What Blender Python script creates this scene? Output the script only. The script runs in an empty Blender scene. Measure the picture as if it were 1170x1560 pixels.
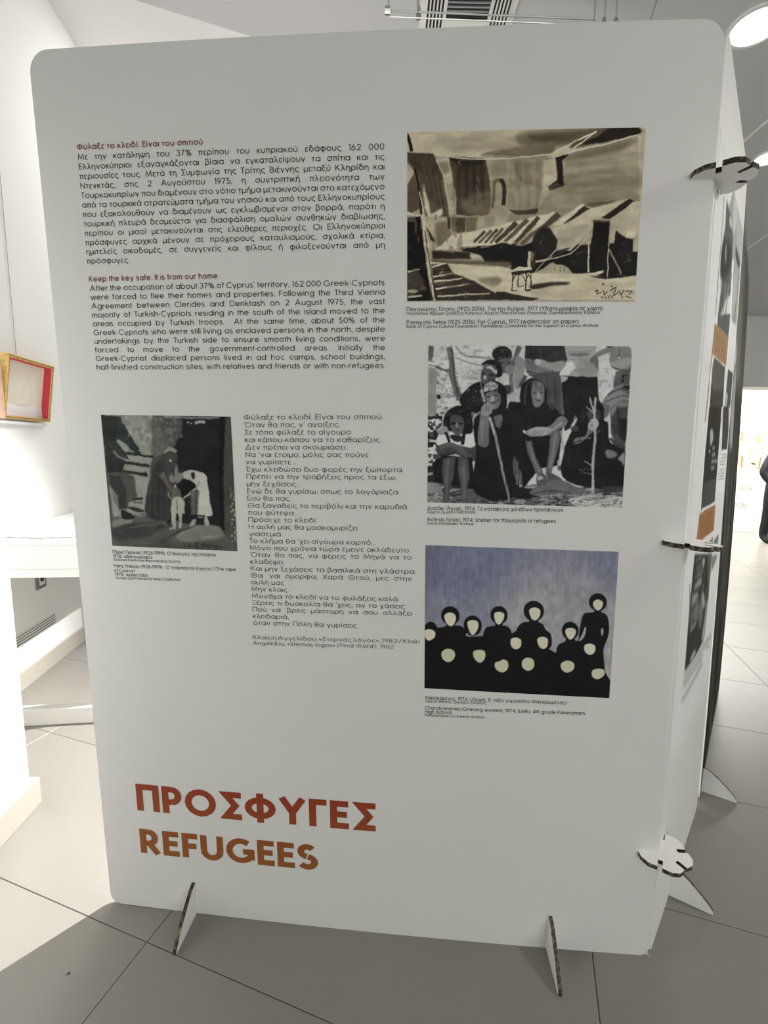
import bpy, bmesh, math, random
import numpy as np
from mathutils import Vector, Matrix
random.seed(7)
RNG = np.random.default_rng(5)
SC = bpy.context.scene
COL = SC.collection

# ------------------------------------------------------------------ camera
EYE = 1.4443
cam_d = bpy.data.cameras.new('camera')
cam = bpy.data.objects.new('camera', cam_d); COL.objects.link(cam)
SC.camera = cam
PITCH, ROLL, FPX = 0.1368, 0.0195, 699.55
cam_d.sensor_fit = 'VERTICAL'
cam_d.sensor_height = 24.0
cam_d.lens = 24.0 * FPX / 1560.0
cam_d.clip_start = 0.02
Fv = Vector((0, math.cos(PITCH), -math.sin(PITCH)))
U0 = Vector((0, math.sin(PITCH), math.cos(PITCH))); R0 = Vector((1, 0, 0))
Rv = math.cos(ROLL)*R0 + math.sin(ROLL)*U0
Uv = -math.sin(ROLL)*R0 + math.cos(ROLL)*U0
cam.matrix_world = Matrix(((Rv.x, Uv.x, -Fv.x, 0), (Rv.y, Uv.y, -Fv.y, 0), (Rv.z, Uv.z, -Fv.z, EYE), (0, 0, 0, 1)))

# ------------------------------------------------------------------ world, exposure
SC.view_settings.view_transform = 'Standard'
SC.view_settings.look = 'None'
SC.view_settings.gamma = 1.0
SC.view_settings.use_curve_mapping = False
SC.view_settings.exposure = 0.0
w = bpy.data.worlds.new('world'); SC.world = w; w.use_nodes = True
w.node_tree.nodes['Background'].inputs[0].default_value = (0.95, 0.97, 1.0, 1)
w.node_tree.nodes['Background'].inputs[1].default_value = 0.3

# ------------------------------------------------------------------ large lights
def light(name, kind, loc, target, energy, color=(1, 1, 1), size=0.1, spot=120, blend=0.3, sizey=None):
    d = bpy.data.lights.new(name, kind); d.energy = energy; d.color = color
    if kind == 'AREA':
        d.size = size
        if sizey: d.shape = 'RECTANGLE'; d.size_y = sizey
    elif kind == 'SPOT':
        d.spot_size = math.radians(spot); d.spot_blend = blend; d.shadow_soft_size = size
    else:
        d.shadow_soft_size = size
    o = bpy.data.objects.new(name, d); COL.objects.link(o); o.location = loc
    dv = Vector(target) - Vector(loc)
    o.rotation_euler = dv.to_track_quat('-Z', 'Y').to_euler()
    return o
light('room_fill_light', 'AREA', (1.2, -2.1, 2.9), (0.9, -1.4, 0), 26, (1.0, 0.985, 0.95), 3.4, sizey=2.4)  # added unseen area light behind the camera, gives soft ambient
light('rear_fill_light', 'AREA', (1.0, -4.0, 1.35), (0.6, 1.2, 1.1), 82, (0.985, 1.0, 0.975), 4.6, sizey=2.4)  # added frontal fill for the main panel, no window is built here
light('gallery_flood', 'SPOT', (0.62, 2.95, 2.92), (-1.35, 1.20, 0.0), 1650, (1.0, 0.98, 0.95), 0.014, 76, 0.9)
light('side_gallery_spot', 'SPOT', (2.6, 0.85, 2.9), (1.05, 1.4, 1.5), 120, (1.0, 0.97, 0.90), 0.3, 75, 0.8)
light('right_fill_light', 'AREA', (4.6, 1.6, 2.95), (4.6, 2.2, 0), 26, (1.0, 0.985, 0.95), 1.6, sizey=1.6)  # added fill, brightens the wall over the opening and the right floor
light('well_fill_light', 'AREA', (-1.3, 4.6, 4.1), (-1.7, 3.9, 0), 112, (1.0, 0.985, 0.95), 1.6, sizey=2.6)  # added area light without a fixture, brightens the upper left wall
light('far_room_fill_light', 'AREA', (6.6, 8.2, 3.5), (6.8, 8.4, 0), 600, (1.0, 0.99, 0.94), 3.5, sizey=3.5)  # added overhead area light, makes the far room glaring white

# ------------------------------------------------------------------ materials
def lin(c):
    c = c/255.0
    return c/12.92 if c <= 0.04045 else ((c+0.055)/1.055)**2.4
def L3(r, g, b, k=1.0):
    return tuple(min(0.95, lin(x)*k) for x in (r, g, b))
MATS = {}
def mat(name, col, rough=0.6, metal=0.0, var=0.0, scale=8.0, bump=0.0, bscale=60.0, emit=None, estr=0.0, spec=0.5):
    if name in MATS: return MATS[name]
    m = bpy.data.materials.new(name); m.use_nodes = True
    nt = m.node_tree; b = nt.nodes['Principled BSDF']
    b.inputs['Roughness'].default_value = rough; b.inputs['Metallic'].default_value = metal
    b.inputs['Specular IOR Level'].default_value = spec
    b.inputs['Base Color'].default_value = (*col, 1)
    tc = nt.nodes.new('ShaderNodeTexCoord')
    if var > 0:
        n = nt.nodes.new('ShaderNodeTexNoise'); n.inputs['Scale'].default_value = scale; n.inputs['Detail'].default_value = 6
        nt.links.new(tc.outputs['Object'], n.inputs['Vector'])
        r = nt.nodes.new('ShaderNodeValToRGB')
        r.color_ramp.elements[0].position = 0.3; r.color_ramp.elements[1].position = 0.7
        r.color_ramp.elements[0].color = (*[max(0, c*(1-var)) for c in col], 1)
        r.color_ramp.elements[1].color = (*[min(1, c*(1+var)) for c in col], 1)
        nt.links.new(n.outputs['Fac'], r.inputs[0]); nt.links.new(r.outputs[0], b.inputs['Base Color'])
    if bump > 0:
        n2 = nt.nodes.new('ShaderNodeTexNoise'); n2.inputs['Scale'].default_value = bscale; n2.inputs['Detail'].default_value = 4
        nt.links.new(tc.outputs['Object'], n2.inputs['Vector'])
        bp = nt.nodes.new('ShaderNodeBump'); bp.inputs['Strength'].default_value = bump; bp.inputs['Distance'].default_value = 0.002
        nt.links.new(n2.outputs['Fac'], bp.inputs['Height']); nt.links.new(bp.outputs[0], b.inputs['Normal'])
    if emit:
        b.inputs['Emission Color'].default_value = (*emit, 1); b.inputs['Emission Strength'].default_value = estr
    MATS[name] = m
    return m
M_BOARD = mat('panel_board', (0.80, 0.80, 0.775), 0.55, var=0.012, scale=3, spec=0.3)
M_CARD = mat('card_white', (0.82, 0.815, 0.79), 0.65, var=0.02, scale=10)
M_WALL = mat('wall_paint', (0.74, 0.738, 0.72), 0.75, var=0.012, scale=2, bump=0.15, bscale=180)
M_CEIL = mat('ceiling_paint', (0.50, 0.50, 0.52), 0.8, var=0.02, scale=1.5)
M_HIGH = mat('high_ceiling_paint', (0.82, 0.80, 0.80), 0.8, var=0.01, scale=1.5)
M_SKIRT = mat('skirting', (0.40, 0.375, 0.32), 0.45, var=0.03, scale=5)
M_TILE = mat('tile', (0.228, 0.216, 0.194), 0.36, var=0.05, scale=2.2, bump=0.10, bscale=35, spec=0.45)
M_GROUT = mat('grout', (0.12, 0.115, 0.10), 0.8, var=0.1, scale=30)
M_DARK = mat('dark_slot', (0.012, 0.012, 0.012), 0.6)
M_METAL = mat('chrome', (0.6, 0.6, 0.6), 0.25, 1.0)
M_STEEL = mat('steel', (0.42, 0.42, 0.42), 0.4, 0.9)
M_WHITEMETAL = mat('white_metal', (0.72, 0.72, 0.70), 0.4)

def edge_material():
    # cut edge of honeycomb board: dark cells between pale liners
    m = bpy.data.materials.new('honeycomb_edge'); m.use_nodes = True
    nt = m.node_tree; b = nt.nodes['Principled BSDF']; b.inputs['Roughness'].default_value = 0.9
    tc = nt.nodes.new('ShaderNodeTexCoord')
    v = nt.nodes.new('ShaderNodeTexVoronoi'); v.inputs['Scale'].default_value = 120
    n = nt.nodes.new('ShaderNodeTexNoise'); n.inputs['Scale'].default_value = 45
    nt.links.new(tc.outputs['Object'], v.inputs['Vector']); nt.links.new(tc.outputs['Object'], n.inputs['Vector'])
    a = nt.nodes.new('ShaderNodeMath'); a.operation = 'MULTIPLY'
    nt.links.new(v.outputs['Distance'], a.inputs[0]); nt.links.new(n.outputs['Fac'], a.inputs[1])
    r = nt.nodes.new('ShaderNodeValToRGB')
    r.color_ramp.elements[0].position = 0.16; r.color_ramp.elements[0].color = (0.022, 0.016, 0.012, 1)
    r.color_ramp.elements[1].position = 0.6; r.color_ramp.elements[1].color = (0.26, 0.22, 0.17, 1)
    nt.links.new(a.outputs[0], r.inputs[0]); nt.links.new(r.outputs[0], b.inputs['Base Color'])
    return m
M_EDGE = edge_material()

# ------------------------------------------------------------------ object helpers
def setp(o, label=None, cat=None, group=None, kind=None):
    if label: o['label'] = label
    if cat: o['category'] = cat
    if group: o['group'] = group
    if kind: o['kind'] = kind
    return o
def link(name, me, parent=None, mats=None):
    o = bpy.data.objects.new(name, me); COL.objects.link(o)
    if mats:
        for m in mats: me.materials.append(m)
    if parent is not None: o.parent = parent
    return o
def empty(name, loc, label, cat, group=None):
    o = bpy.data.objects.new(name, None); COL.objects.link(o); o.location = loc; o.empty_display_size = 0.1
    setp(o, label, cat, group)
    bpy.context.view_layer.update()
    return o
def put(name, me, root, mats):
    """link a mesh whose coordinates are world coordinates under a root Empty"""
    o = link(name, me, root, mats)
    o.matrix_parent_inverse = root.matrix_world.inverted() if root.parent is None else root.matrix_world.inverted()
    return o
def mesh(name, vs, fs, smooth=False, mi=None):
    me = bpy.data.meshes.new(name); me.from_pydata([tuple(map(float, v)) for v in vs], [], fs)
    if mi is not None: me.polygons.foreach_set('material_index', mi)
    if smooth: me.polygons.foreach_set('use_smooth', [True]*len(fs))
    me.update(); return me
class MB:
    """collects shapes in world coordinates for one mesh"""
    def __init__(s): s.v = []; s.f = []; s.m = []
    def add(s, vs, fs, mi=0):
        k = len(s.v); s.v += [tuple(map(float, v)) for v in vs]; s.f += [tuple(i+k for i in f) for f in fs]; s.m += [mi]*len(fs); return s
    def box(s, o, ax, ay, az, mi=0):
        o, ax, ay, az = (Vector(t) for t in (o, ax, ay, az))
        vs = [o, o+ax, o+ax+ay, o+ay, o+az, o+ax+az, o+ax+ay+az, o+ay+az]
        return s.add(vs, [(0, 3, 2, 1), (4, 5, 6, 7), (0, 1, 5, 4), (1, 2, 6, 5), (2, 3, 7, 6), (3, 0, 4, 7)], mi)
    def abox(s, x0, y0, z0, x1, y1, z1, mi=0):
        return s.box((x0, y0, z0), (x1-x0, 0, 0), (0, y1-y0, 0), (0, 0, z1-z0), mi)
    def prism(s, pts, off, mi=0, side_mi=None):
        n = len(pts); off = Vector(off); P0 = [Vector(p) for p in pts]
        vs = P0+[p+off for p in P0]
        k = len(s.v); s.v += [tuple(v) for v in vs]
        s.f += [tuple(range(k, k+n))[::-1], tuple(range(k+n, k+2*n))]; s.m += [mi, mi]
        for i in range(n):
            j = (i+1) % n; s.f.append((k+i, k+j, k+n+j, k+n+i)); s.m.append(mi if side_mi is None else side_mi)
        return s
    def tube(s, p0, p1, r, n=10, r1=None, mi=0):
        p0, p1 = Vector(p0), Vector(p1); d = (p1-p0).normalized(); a = d.orthogonal().normalized(); b = d.cross(a)
        r1 = r if r1 is None else r1
        vs = [p0+(a*math.cos(t)+b*math.sin(t))*r for t in [2*math.pi*i/n for i in range(n)]]
        vs += [p1+(a*math.cos(t)+b*math.sin(t))*r1 for t in [2*math.pi*i/n for i in range(n)]]
        fs = [(i, (i+1) % n, n+(i+1) % n, n+i) for i in range(n)]+[tuple(range(n))[::-1], tuple(range(n, 2*n))]
        return s.add(vs, fs, mi)
    def build(s, name, root, mats):
        me = mesh(name, s.v, s.f, mi=s.m)
        bm = bmesh.new(); bm.from_mesh(me); bmesh.ops.recalc_face_normals(bm, faces=bm.faces); bm.to_mesh(me); bm.free()
        if root is None: return link(name, me, None, mats)
        return put(name, me, root, mats)
def bevel(o, w=0.004, seg=2):
    b = o.modifiers.new('bevel', 'BEVEL'); b.width = w; b.segments = seg; b.limit_method = 'ANGLE'; return o

# ------------------------------------------------------------------ floor with tiles
fl = MB().abox(-4.5, -4.2, -0.12, 9.4, 12.6, -0.004).build('floor', None, [M_GROUT]); setp(fl, kind='structure')
E1 = Vector((0.9511, -0.309, 0)); E2 = Vector((0.309, 0.9511, 0)); TS = 0.62
def tile_mesh():
    h = TS/2-0.0010; g = 0.0010; vs = []
    for d_, z in ((0, -0.004), (0, -g), (g, 0.0)):
        a, b = h+TS/2-d_, h-d_
        vs += [(-a, -b, z), (a, -b, z), (a, b, z), (-a, b, z)]
    fs = [(8, 9, 10, 11)]
    for a in (0, 4):
        fs += [(a+i, a+(i+1) % 4, a+4+(i+1) % 4, a+4+i) for i in range(4)]
    return vs, fs
tv, tf = tile_mesh(); tme = mesh('tile', tv, tf); tme.materials.append(M_TILE)
cands = []
for i in range(-8, 12):
    for j in range(-14, 26):
        c = E1*(-0.995+2*TS*(i+0.5)) + E2*(0.275+TS*(j+0.5))
        if not (-3.3 < c.x < 9.0 and -4.0 < c.y < 12.3): continue
        d = Vector((c.x, c.y, -EYE)); z = d.dot(Fv)
        vis = z > 0.25 and abs(d.dot(Rv)/z) < 0.95 and abs(d.dot(Uv)/z) < 1.25
        cands.append((0 if vis else 1, d.length, c))
cands.sort(key=lambda t: (t[0], t[1]))
rotz = math.atan2(E1.y, E1.x); rest = MB()
cr, sr = math.cos(rotz), math.sin(rotz)
for k, (a, b_, c) in enumerate(cands):
    if k < 280:
        o = bpy.data.objects.new('tile', tme); COL.objects.link(o); o.parent = fl
        o.location = (c.x, c.y, RNG.uniform(-0.0002, 0.0002)); o.rotation_euler = (0, 0, rotz)
    else:
        rest.add([(c.x+cr*x-sr*y, c.y+sr*x+cr*y, z) for x, y, z in tv], tf)
o = link('tile_field', mesh('tile_field', rest.v, rest.f), fl, [M_TILE]); o['kind'] = 'stuff'

# ------------------------------------------------------------------ room shell
def S(o): return setp(o, kind='structure')
WD = Vector((-0.133, 0.991, 0)).normalized(); WN = Vector((WD.y, -WD.x, 0)); WA = Vector((-2.104, 2.495, 0))
def wp(s, off, z): return WA + WD*s + WN*off + Vector((0, 0, z))
p0, p1 = wp(-1.6, 0, 0), wp(5.7, 0, 0)
S(MB().box(p0, p1-p0, -WN*0.2, (0, 0, 4.25)).build('wall_left', None, [M_WALL]))
bb = MB().box(wp(-1.55, 0.001, 0), WD*7.2, WN*0.014, (0, 0, 0.11)).build('baseboard_left', None, [M_SKIRT]); S(bevel(bb, 0.003))
# display wall in the left foreground, its end face turned to the room behind
dw = MB().prism([(-1.39, 1.66, 0), (-1.93, 1.60, 0), (-1.70, -4.0, 0), (-1.05, -4.0, 0)], (0, 0, 2.98)).build('wall_display', None, [M_WALL]); S(dw)
sk = MB()
a, b_ = Vector((-1.39, 1.66, 0)), Vector((-1.05, -4.0, 0)); dd = (b_-a).normalized(); nn = Vector((-dd.y, dd.x, 0))
sk.prism([a+Vector((-.02, .018, 0)), a+nn*0.028+Vector((0, .018, 0)), b_+nn*0.028, b_], (0, 0, 0.112))
S(bevel(sk.build('baseboard_display', None, [M_SKIRT]), 0.003))
# low ceiling with an open well over the back left, high ceiling above it
lowpoly = [(-3.6, -4.2), (9.4, -4.2), (9.4, 5.6), (3.4, 5.6), (3.4, 8.0), (-0.3, 8.0), (-0.3, 2.08), (-3.6, 0.875)]
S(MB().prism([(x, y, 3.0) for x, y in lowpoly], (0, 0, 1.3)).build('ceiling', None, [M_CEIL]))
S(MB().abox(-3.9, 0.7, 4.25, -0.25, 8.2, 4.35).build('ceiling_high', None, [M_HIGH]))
S(MB().abox(-3.9, 8.0, 0, 3.4, 8.2, 4.3).build('wall_back', None, [M_WALL]))
# wall with the wide opening to the next room
wo = MB(); wo.abox(3.2, 5.42, 2.23, 9.2, 5.70, 3.0); wo.abox(3.2, 5.70, 0, 3.4, 8.2, 4.3); wo.abox(3.2, 5.42, 0, 3.4, 5.70, 2.23)
S(wo.build('wall_opening', None, [M_WALL]))
S(MB().abox(9.2, -4.2, 0, 9.4, 12.6, 3.7).build('wall_right', None, [M_WALL]))
S(MB().abox(-1.8, -4.3, 0, 9.4, -4.1, 3.05).build('wall_behind', None, [M_WALL]))
S(MB().abox(3.2, 12.4, 0, 9.4, 12.6, 3.7).build('wall_far', None, [M_WALL]))
S(MB().abox(3.2, 8.0, 0, 3.4, 12.4, 3.7).build('wall_far_left', None, [M_WALL]))
S(MB().abox(3.2, 5.70, 3.65, 9.4, 12.6, 3.75).build('ceiling_far', None, [M_HIGH]))
# thin pale joints across the low ceiling
M_JOINT = mat('joint_strip', (0.80, 0.80, 0.78), 0.6)
tj = MB(); tj.abox(1.752, 1.7, 2.996, 1.764, 5.4, 3.004)
S(tj.build('trim_1', None, [M_JOINT]))
tj = MB(); tj.box((2.45, 2.2, 2.996), (0.52, 3.1, 0), (0.012, -0.002, 0), (0, 0, 0.008))
S(tj.build('trim_2', None, [M_JOINT]))
# ------------------------------------------------------------------ main display panel
PX, PY, PYAW, PW, PH = -0.84132, 1.27272, -0.0762, 1.64088, 2.4
PLEAN, PBOW, PSH = -0.0253, 0.0108, -0.0022
PA = np.array([math.cos(PYAW), math.sin(PYAW), 0.0]); PN = np.array([math.sin(PYAW), -math.cos(PYAW), 0.0]); PZ = np.array([0, 0, 1.0])
PO = np.array([PX, PY, 0.0])
def P1(u, v, off=0.0):
    """point of the main panel: u across, v up (metres), off in front of its face; the board bows and leans slightly"""
    u = np.asarray(u, float); v = np.asarray(v, float); off = np.asarray(off, float)
    uu = u+PLEAN*v; vv = v+PSH*(u-PW/2); t = u/PW
    return PO+uu[..., None]*PA+vv[..., None]*PZ+(PBOW*4*t*(1-t)+off)[..., None]*PN
def board_mesh(fn, W, H, r, th, top=None, n=72, rb=None):
    rb = r if rb is None else rb
    us = set(np.linspace(0, W, n+1))
    for k in range(9):
        c = r*(1-math.cos(math.pi/2*k/8)); us.add(c); us.add(W-c)
    us = np.array(sorted(us)); us = us[np.concatenate([[True], np.diff(us) > 1e-4])]
    def ins(u, rr):
        d = min(u, W-u)
        return 0.0 if d >= rr else rr-math.sqrt(max(0, rr*rr-(rr-d)**2))
    top = top or (lambda u: H)
    lo = np.array([ins(u, rb) for u in us]); hi = np.array([top(u)-ins(u, r) for u in us])
    m = len(us); vs = []
    rows = 6
    for off in (0.0, -th):
        for k in range(rows+1):
            t = k/rows
            vs.append(fn(us, lo*(1-t)+hi*t, np.full(m, off)))
    vs = np.concatenate(vs)
    fs = []; mi = []
    B = m*(rows+1)
    for k in range(rows):
        for i in range(m-1):
            a = k*m+i; fs.append((a, a+1, a+m+1, a+m)); mi.append(0)
            fs.append((B+a, B+a+m, B+a+m+1, B+a+1)); mi.append(0)
    for i in range(m-1):
        fs.append((i, B+i, B+i+1, i+1)); mi.append(1)
        a = rows*m+i; fs.append((a, a+1, B+a+1, B+a)); mi.append(1)
    for k in range(rows):
        a = k*m; fs.append((a, a+m, B+a+m, B+a)); mi.append(1)
        a = k*m+m-1; fs.append((a, B+a, B+a+m, a+m)); mi.append(1)
    return mesh('board', vs, fs, mi=mi)
panel = empty('exhibition_board', (PX, PY, 0), 'large white printed panel facing the viewer, with columns of text and four pictures', 'exhibition board')
put('board', board_mesh(P1, PW, PH, 0.05, 0.010, rb=0.035), panel, [M_BOARD, M_CARD])

FOOT = [(0, .108), (.02, .101), (.05, .079), (.085, .048), (.106, .027), (.117, .013), (.121, 0)]
def foot_mesh(base, out, along, th=0.011):
    prof = FOOT + [(-d, z) for d, z in FOOT[::-1][:-1]]
    base, out, along = Vector(base), Vector(out), Vector(along)
    mb = MB(); mb.prism([base+out*d+Vector((0, 0, z+0.0005))-along*th/2 for d, z in prof], along*th, 0, 1)
    return mb
A3, N3 = Vector(PA), Vector(PN)
for u, dd_ in ((0.278, (0.05, -1)), (1.352, (0.0, -1))):
    q = Vector(P1([u], [0.0])[0]); q.z = 0
    foot_mesh(q, N3, A3).build('foot', panel, [M_CARD, M_EDGE])

# ------------------------------------------------------------------ second panel, running away to the right
def near2(z):
    e = P1(np.full_like(z, PW), z); return e+np.array([0.007, 0.007, 0.0])
L2 = 0.760
def P2(s, z, off=0.0):
    s = np.asarray(s, float); z = np.asarray(z, float); off = np.asarray(off, float)
    n0 = near2(z); f0 = np.stack([1.312-0.025*z-0.0062*z*z, 1.711+0*z, z+0*z], -1)
    d = f0-n0; d[..., 2] = 0
    nrm = np.stack([d[..., 1], -d[..., 0], 0*z], -1); nrm = nrm/np.linalg.norm(nrm, axis=-1, keepdims=True)
    q = n0+d*(s/L2)[..., None]; q[..., 2] = z
    return q+nrm*off[..., None]
panel2 = empty('exhibition_board', (0.83, 1.19, 0), 'white printed panel joined to the right edge of the big panel, receding steeply', 'exhibition board')
put('board', board_mesh(P2, L2, PH, 0.05, 0.010, n=20, rb=0.02), panel2, [M_BOARD, M_CARD])
D2 = Vector((0.63, 0.776, 0)).normalized(); N2 = Vector((D2.y, -D2.x, 0))
q = Vector(P2(np.array([0.25]), np.array([0.0]))[0])
foot_mesh(q, Vector((0.84, -0.54, 0)).normalized(), Vector((0.54, 0.84, 0)).normalized()).build('foot', panel2, [M_CARD, M_EDGE])

# ------------------------------------------------------------------ third panel beyond, dark photographic print
T0, T1 = np.array([1.345, 1.745, 0]), np.array([2.075, 2.645, 0]); L3_ = float(np.linalg.norm(T1-T0)); D3 = (T1-T0)/L3_; NN3 = np.array([D3[1], -D3[0], 0])
def P3(s, z, off=0.0):
    s = np.asarray(s, float); z = np.asarray(z, float); off = np.asarray(off, float)
    q = T0+s[..., None]*D3+z[..., None]*PZ+off[..., None]*NN3
    q[..., 0] += -0.028*z-0.009*z*z
    return q
panel3 = empty('exhibition_board', tuple(T0), 'dark photo-covered panel standing beyond the receding white panel', 'exhibition board')
put('board', board_mesh(P3, L3_, PH-0.02, 0.05, 0.010, n=16), panel3, [mat('dark_board', (0.16, 0.15, 0.13), 0.5, var=0.2, scale=8), M_CARD])
foot_mesh((1.405, 1.815, 0), Vector((0.84, -0.54, 0)).normalized(), Vector((0.54, 0.84, 0)).normalized()).build('foot', panel3, [M_CARD, M_EDGE])

# ------------------------------------------------------------------ slotted star connectors
def connector(z, label, tilt=0.0):
    c = Vector(P1([PW], [z])[0])+Vector((0.017, 0.010, 0)); c.z = z
    r0, rin, hw = 0.071, 0.042, 0.0058
    pts = []
    for k in range(6):
        th = math.radians(176-60*k); d = Vector((math.cos(th), math.sin(th), 0)); p = Vector((-d.y, d.x, 0))
        th2 = math.radians(176-60*k-30)
        pts += [d*0.068+p*hw, d*rin+p*hw, d*rin-p*hw, d*0.068-p*hw]
        for da, rr in ((-9, 0.0745), (8, 0.0745)):
            t = th2-math.radians(da); pts.append(Vector((math.cos(t), math.sin(t), 0))*rr)
    e = empty('star_connector', tuple(c), label, 'connector')
    mb = MB(); mb.prism([c+q_+Vector((0, 0, -0.006+q_.x*tilt)) for q_ in pts], (0, 0, 0.012), 0, 1)
    mb.build('slotted_disc', e, [M_CARD, M_EDGE])
connector(2.078, 'topmost white six-slotted cardboard connector clipped over the panel corner, seen from below')
connector(1.218, 'middle white cardboard connector at the panel corner, seen almost edge on', -0.05)
connector(0.331, 'lowest white cardboard connector at the panel corner near the floor, seen from above')
# ------------------------------------------------------------------ left side: table, icon, wall fittings
TD = Vector((0.991, 0.133, 0)); TB = Vector((-0.133, 0.991, 0))
t0 = Vector((-2.05, 2.142, 0))
tab = empty('display_table', tuple(t0), 'long white display table standing against the left wall behind the big panel', 'table')
mtab = mat('table_white', (0.62, 0.615, 0.585), 0.5, var=0.01, scale=3)
bevel(MB().box(t0+Vector((0, 0, .945)), TD*.71, TB*1.15, (0, 0, .017)).build('tabletop', tab, [mtab]), .002)
MB().box(t0+TB*.012+Vector((0, 0, .822)), TD*.71, TB*.02, (0, 0, .123)).build('apron', tab, [mtab])
bevel(MB().box(t0+TB*.002+Vector((0, 0, .782)), TD*.71, TB*.035, (0, 0, .040)).build('rail', tab, [mtab]), .002)
bevel(MB().box(t0+Vector((0, 0, .001)), TD*.71, TB*.05, (0, 0, .088)).build('rail', tab, [mtab]), .003)
for sx, sy in ((0.0, 0.05), (.655, 0.052), (0.06, 1.08), (.655, 1.08)):
    MB().box(t0+TD*sx+TB*sy+Vector((0, 0, .001)), TD*.05, TB*.05, (0, 0, .80)).build('leg', tab, [mtab])
# crumpled white sheet lying on the table
n = 26; vs = []; fs = []
for i in range(n):
    for j in range(14):
        x, y = i/(n-1), j/13
        h = 0.004+0.010*abs(math.sin(x*17+y*6)*math.cos(y*9-x*5))*min(1, 6*min(x, 1-x, y, 1-y)+.15)
        vs.append(t0+TD*(.02+.60*x)+TB*(.10+.34*y+.02*math.sin(x*9))+Vector((0, 0, .963+h)))
for i in range(n-1):
    for j in range(13): a_ = i*14+j; fs.append((a_, a_+14, a_+15, a_+1))
o = link('paper_sheet', mesh('paper_sheet', vs, fs, True), None, [mat('paper', (0.84, 0.84, 0.84), 0.7)])
setp(o, 'crumpled white sheet spread on top of the white display table', 'sheet')
sol = o.modifiers.new('solid', 'SOLIDIFY'); sol.thickness = .001

# framed relief icon
def fp(s, q, z):   # s along wall, q out of the frame face, z height; the frame hangs leaning forward
    base = 0.03+(z-1.57)/0.345*0.05
    return wp(s, base+q, z)
gold = mat('gilt', (0.80, 0.56, 0.20), 0.4, 0.2, var=0.25, scale=60, bump=0.6, bscale=200)
gold2 = mat('gilt_dark', (0.24, 0.17, 0.06), 0.5, 0.3)
red = mat('red_velvet', (0.50, 0.035, 0.05), 0.7)
ic = empty('framed_relief', tuple(wp(.25, 0, 1.57)), 'small pale relief in a deep red-lined gilt frame hanging on the left wall', 'picture')
s0, s1, z0, z1 = .042, .470, 1.570, 1.915; fw = .018; dp = .05
def quad_ring(mb, S0, S1, Z0, Z1, inn, q0, q1, mi=0):
    o4 = [(S0, Z0), (S1, Z0), (S1, Z1), (S0, Z1)]; i4 = [(S0+inn, Z0+inn), (S1-inn, Z0+inn), (S1-inn, Z1-inn), (S0+inn, Z1-inn)]
    vs = [fp(s, q1, z) for s, z in o4]+[fp(s, q1, z) for s, z in i4]+[fp(s, q0, z) for s, z in o4]+[fp(s, q0, z) for s, z in i4]
    fs = []
    for i in range(4):
        j = (i+1) % 4
        fs += [(i, j, 4+j, 4+i), (8+i, 8+j, j, i), (4+i, 4+j, 12+j, 12+i), (8+j, 8+i, 12+i, 12+j)]
    mb.add(vs, fs, mi)
mb = MB(); quad_ring(mb, s0, s1, z0, z1, fw, -dp, 0); mb.build('frame', ic, [gold])
mb = MB(); quad_ring(mb, s0+.004, s1-.004, z0+.004, z1-.004, .005, 0, .004)
mb.build('frame_rim', ic, [gold])
mb = MB()
for k in range(30):
    for (a_, b2) in (('h', z0+.009), ('h', z1-.009)):
        s = s0+.010+(s1-s0-.02)*k/29; mb.tube(fp(s-.004, .003, b2), fp(s+.003, .003, b2), .0035, 6)
    for b2 in (s0+.009, s1-.009):
        z = z0+.010+(z1-z0-.02)*k/29; mb.tube(fp(b2, .003, z-.003), fp(b2, .003, z+.003), .0035, 6)
o = mb.build('beading', ic, [gold2]); o['kind'] = 'stuff'
mb = MB(); quad_ring(mb, s0+fw-.001, s1-fw+.001, z0+fw-.001, z1-fw+.001, .0015, -dp+.004, -.002); mb.build('lining', ic, [red])
# relief plate
n, m_ = 40, 34; vs = []; fs = []
def relief(x, y):
    h = 0
    for cx, cy, rx, ry, a_ in ((.35, .68, .05, .07, 1), (.55, .7, .05, .07, 1), (.45, .5, .06, .16, .8), (.3, .45, .04, .15, .8), (.65, .45, .05, .18, .8), (.5, .25, .2, .06, .6), (.22, .62, .03, .12, .6), (.75, .6, .04, .1, .6)):
        h = max(h, a_*math.exp(-(((x-cx)/rx)**2+((y-cy)/ry)**2)))
    return h*.010
for i in range(n):
    for j in range(m_):
        x, y = i/(n-1), j/(m_-1)
        vs.append(fp(s0+fw+(s1-s0-2*fw)*x, -dp+.006+relief(x, y), z0+fw+(z1-z0-2*fw)*y))
for i in range(n-1):
    for j in range(m_-1): a_ = i*m_+j; fs.append((a_, a_+1, a_+m_+1, a_+m_))
put('relief_plate', mesh('relief_plate', vs, fs, True), ic, [mat('ivory', (0.74, 0.70, 0.60), 0.6)])
wr = MB().tube(wp(.237, .006, 1.93), wp(.232, .002, 4.2), .0016, 6).build('hanging_wire', ic, [mat('wire', (0.35, 0.34, 0.33), 0.5)])
sh = bevel(MB().box(wp(-.30, .002, 1.541), WD*.695, WN*.05, (0, 0, .015)).build('wall_ledge', None, [mat('ledge', (0.55, 0.56, 0.56), 0.4)]), .002)
setp(sh, 'thin pale grey ledge on the left wall under the gilt frame', 'ledge')
bx = MB().box(wp(-.42, .002, 1.565), WD*.43, WN*.06, (0, 0, .285)); o = bevel(bx.build('wooden_panel', None, [mat('pink_wood', (0.55, 0.36, 0.27), 0.55, var=.15, scale=12)]), .003)
setp(o, 'pinkish brown wooden panel on the left wall beside the gilt frame', 'panel')

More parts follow.
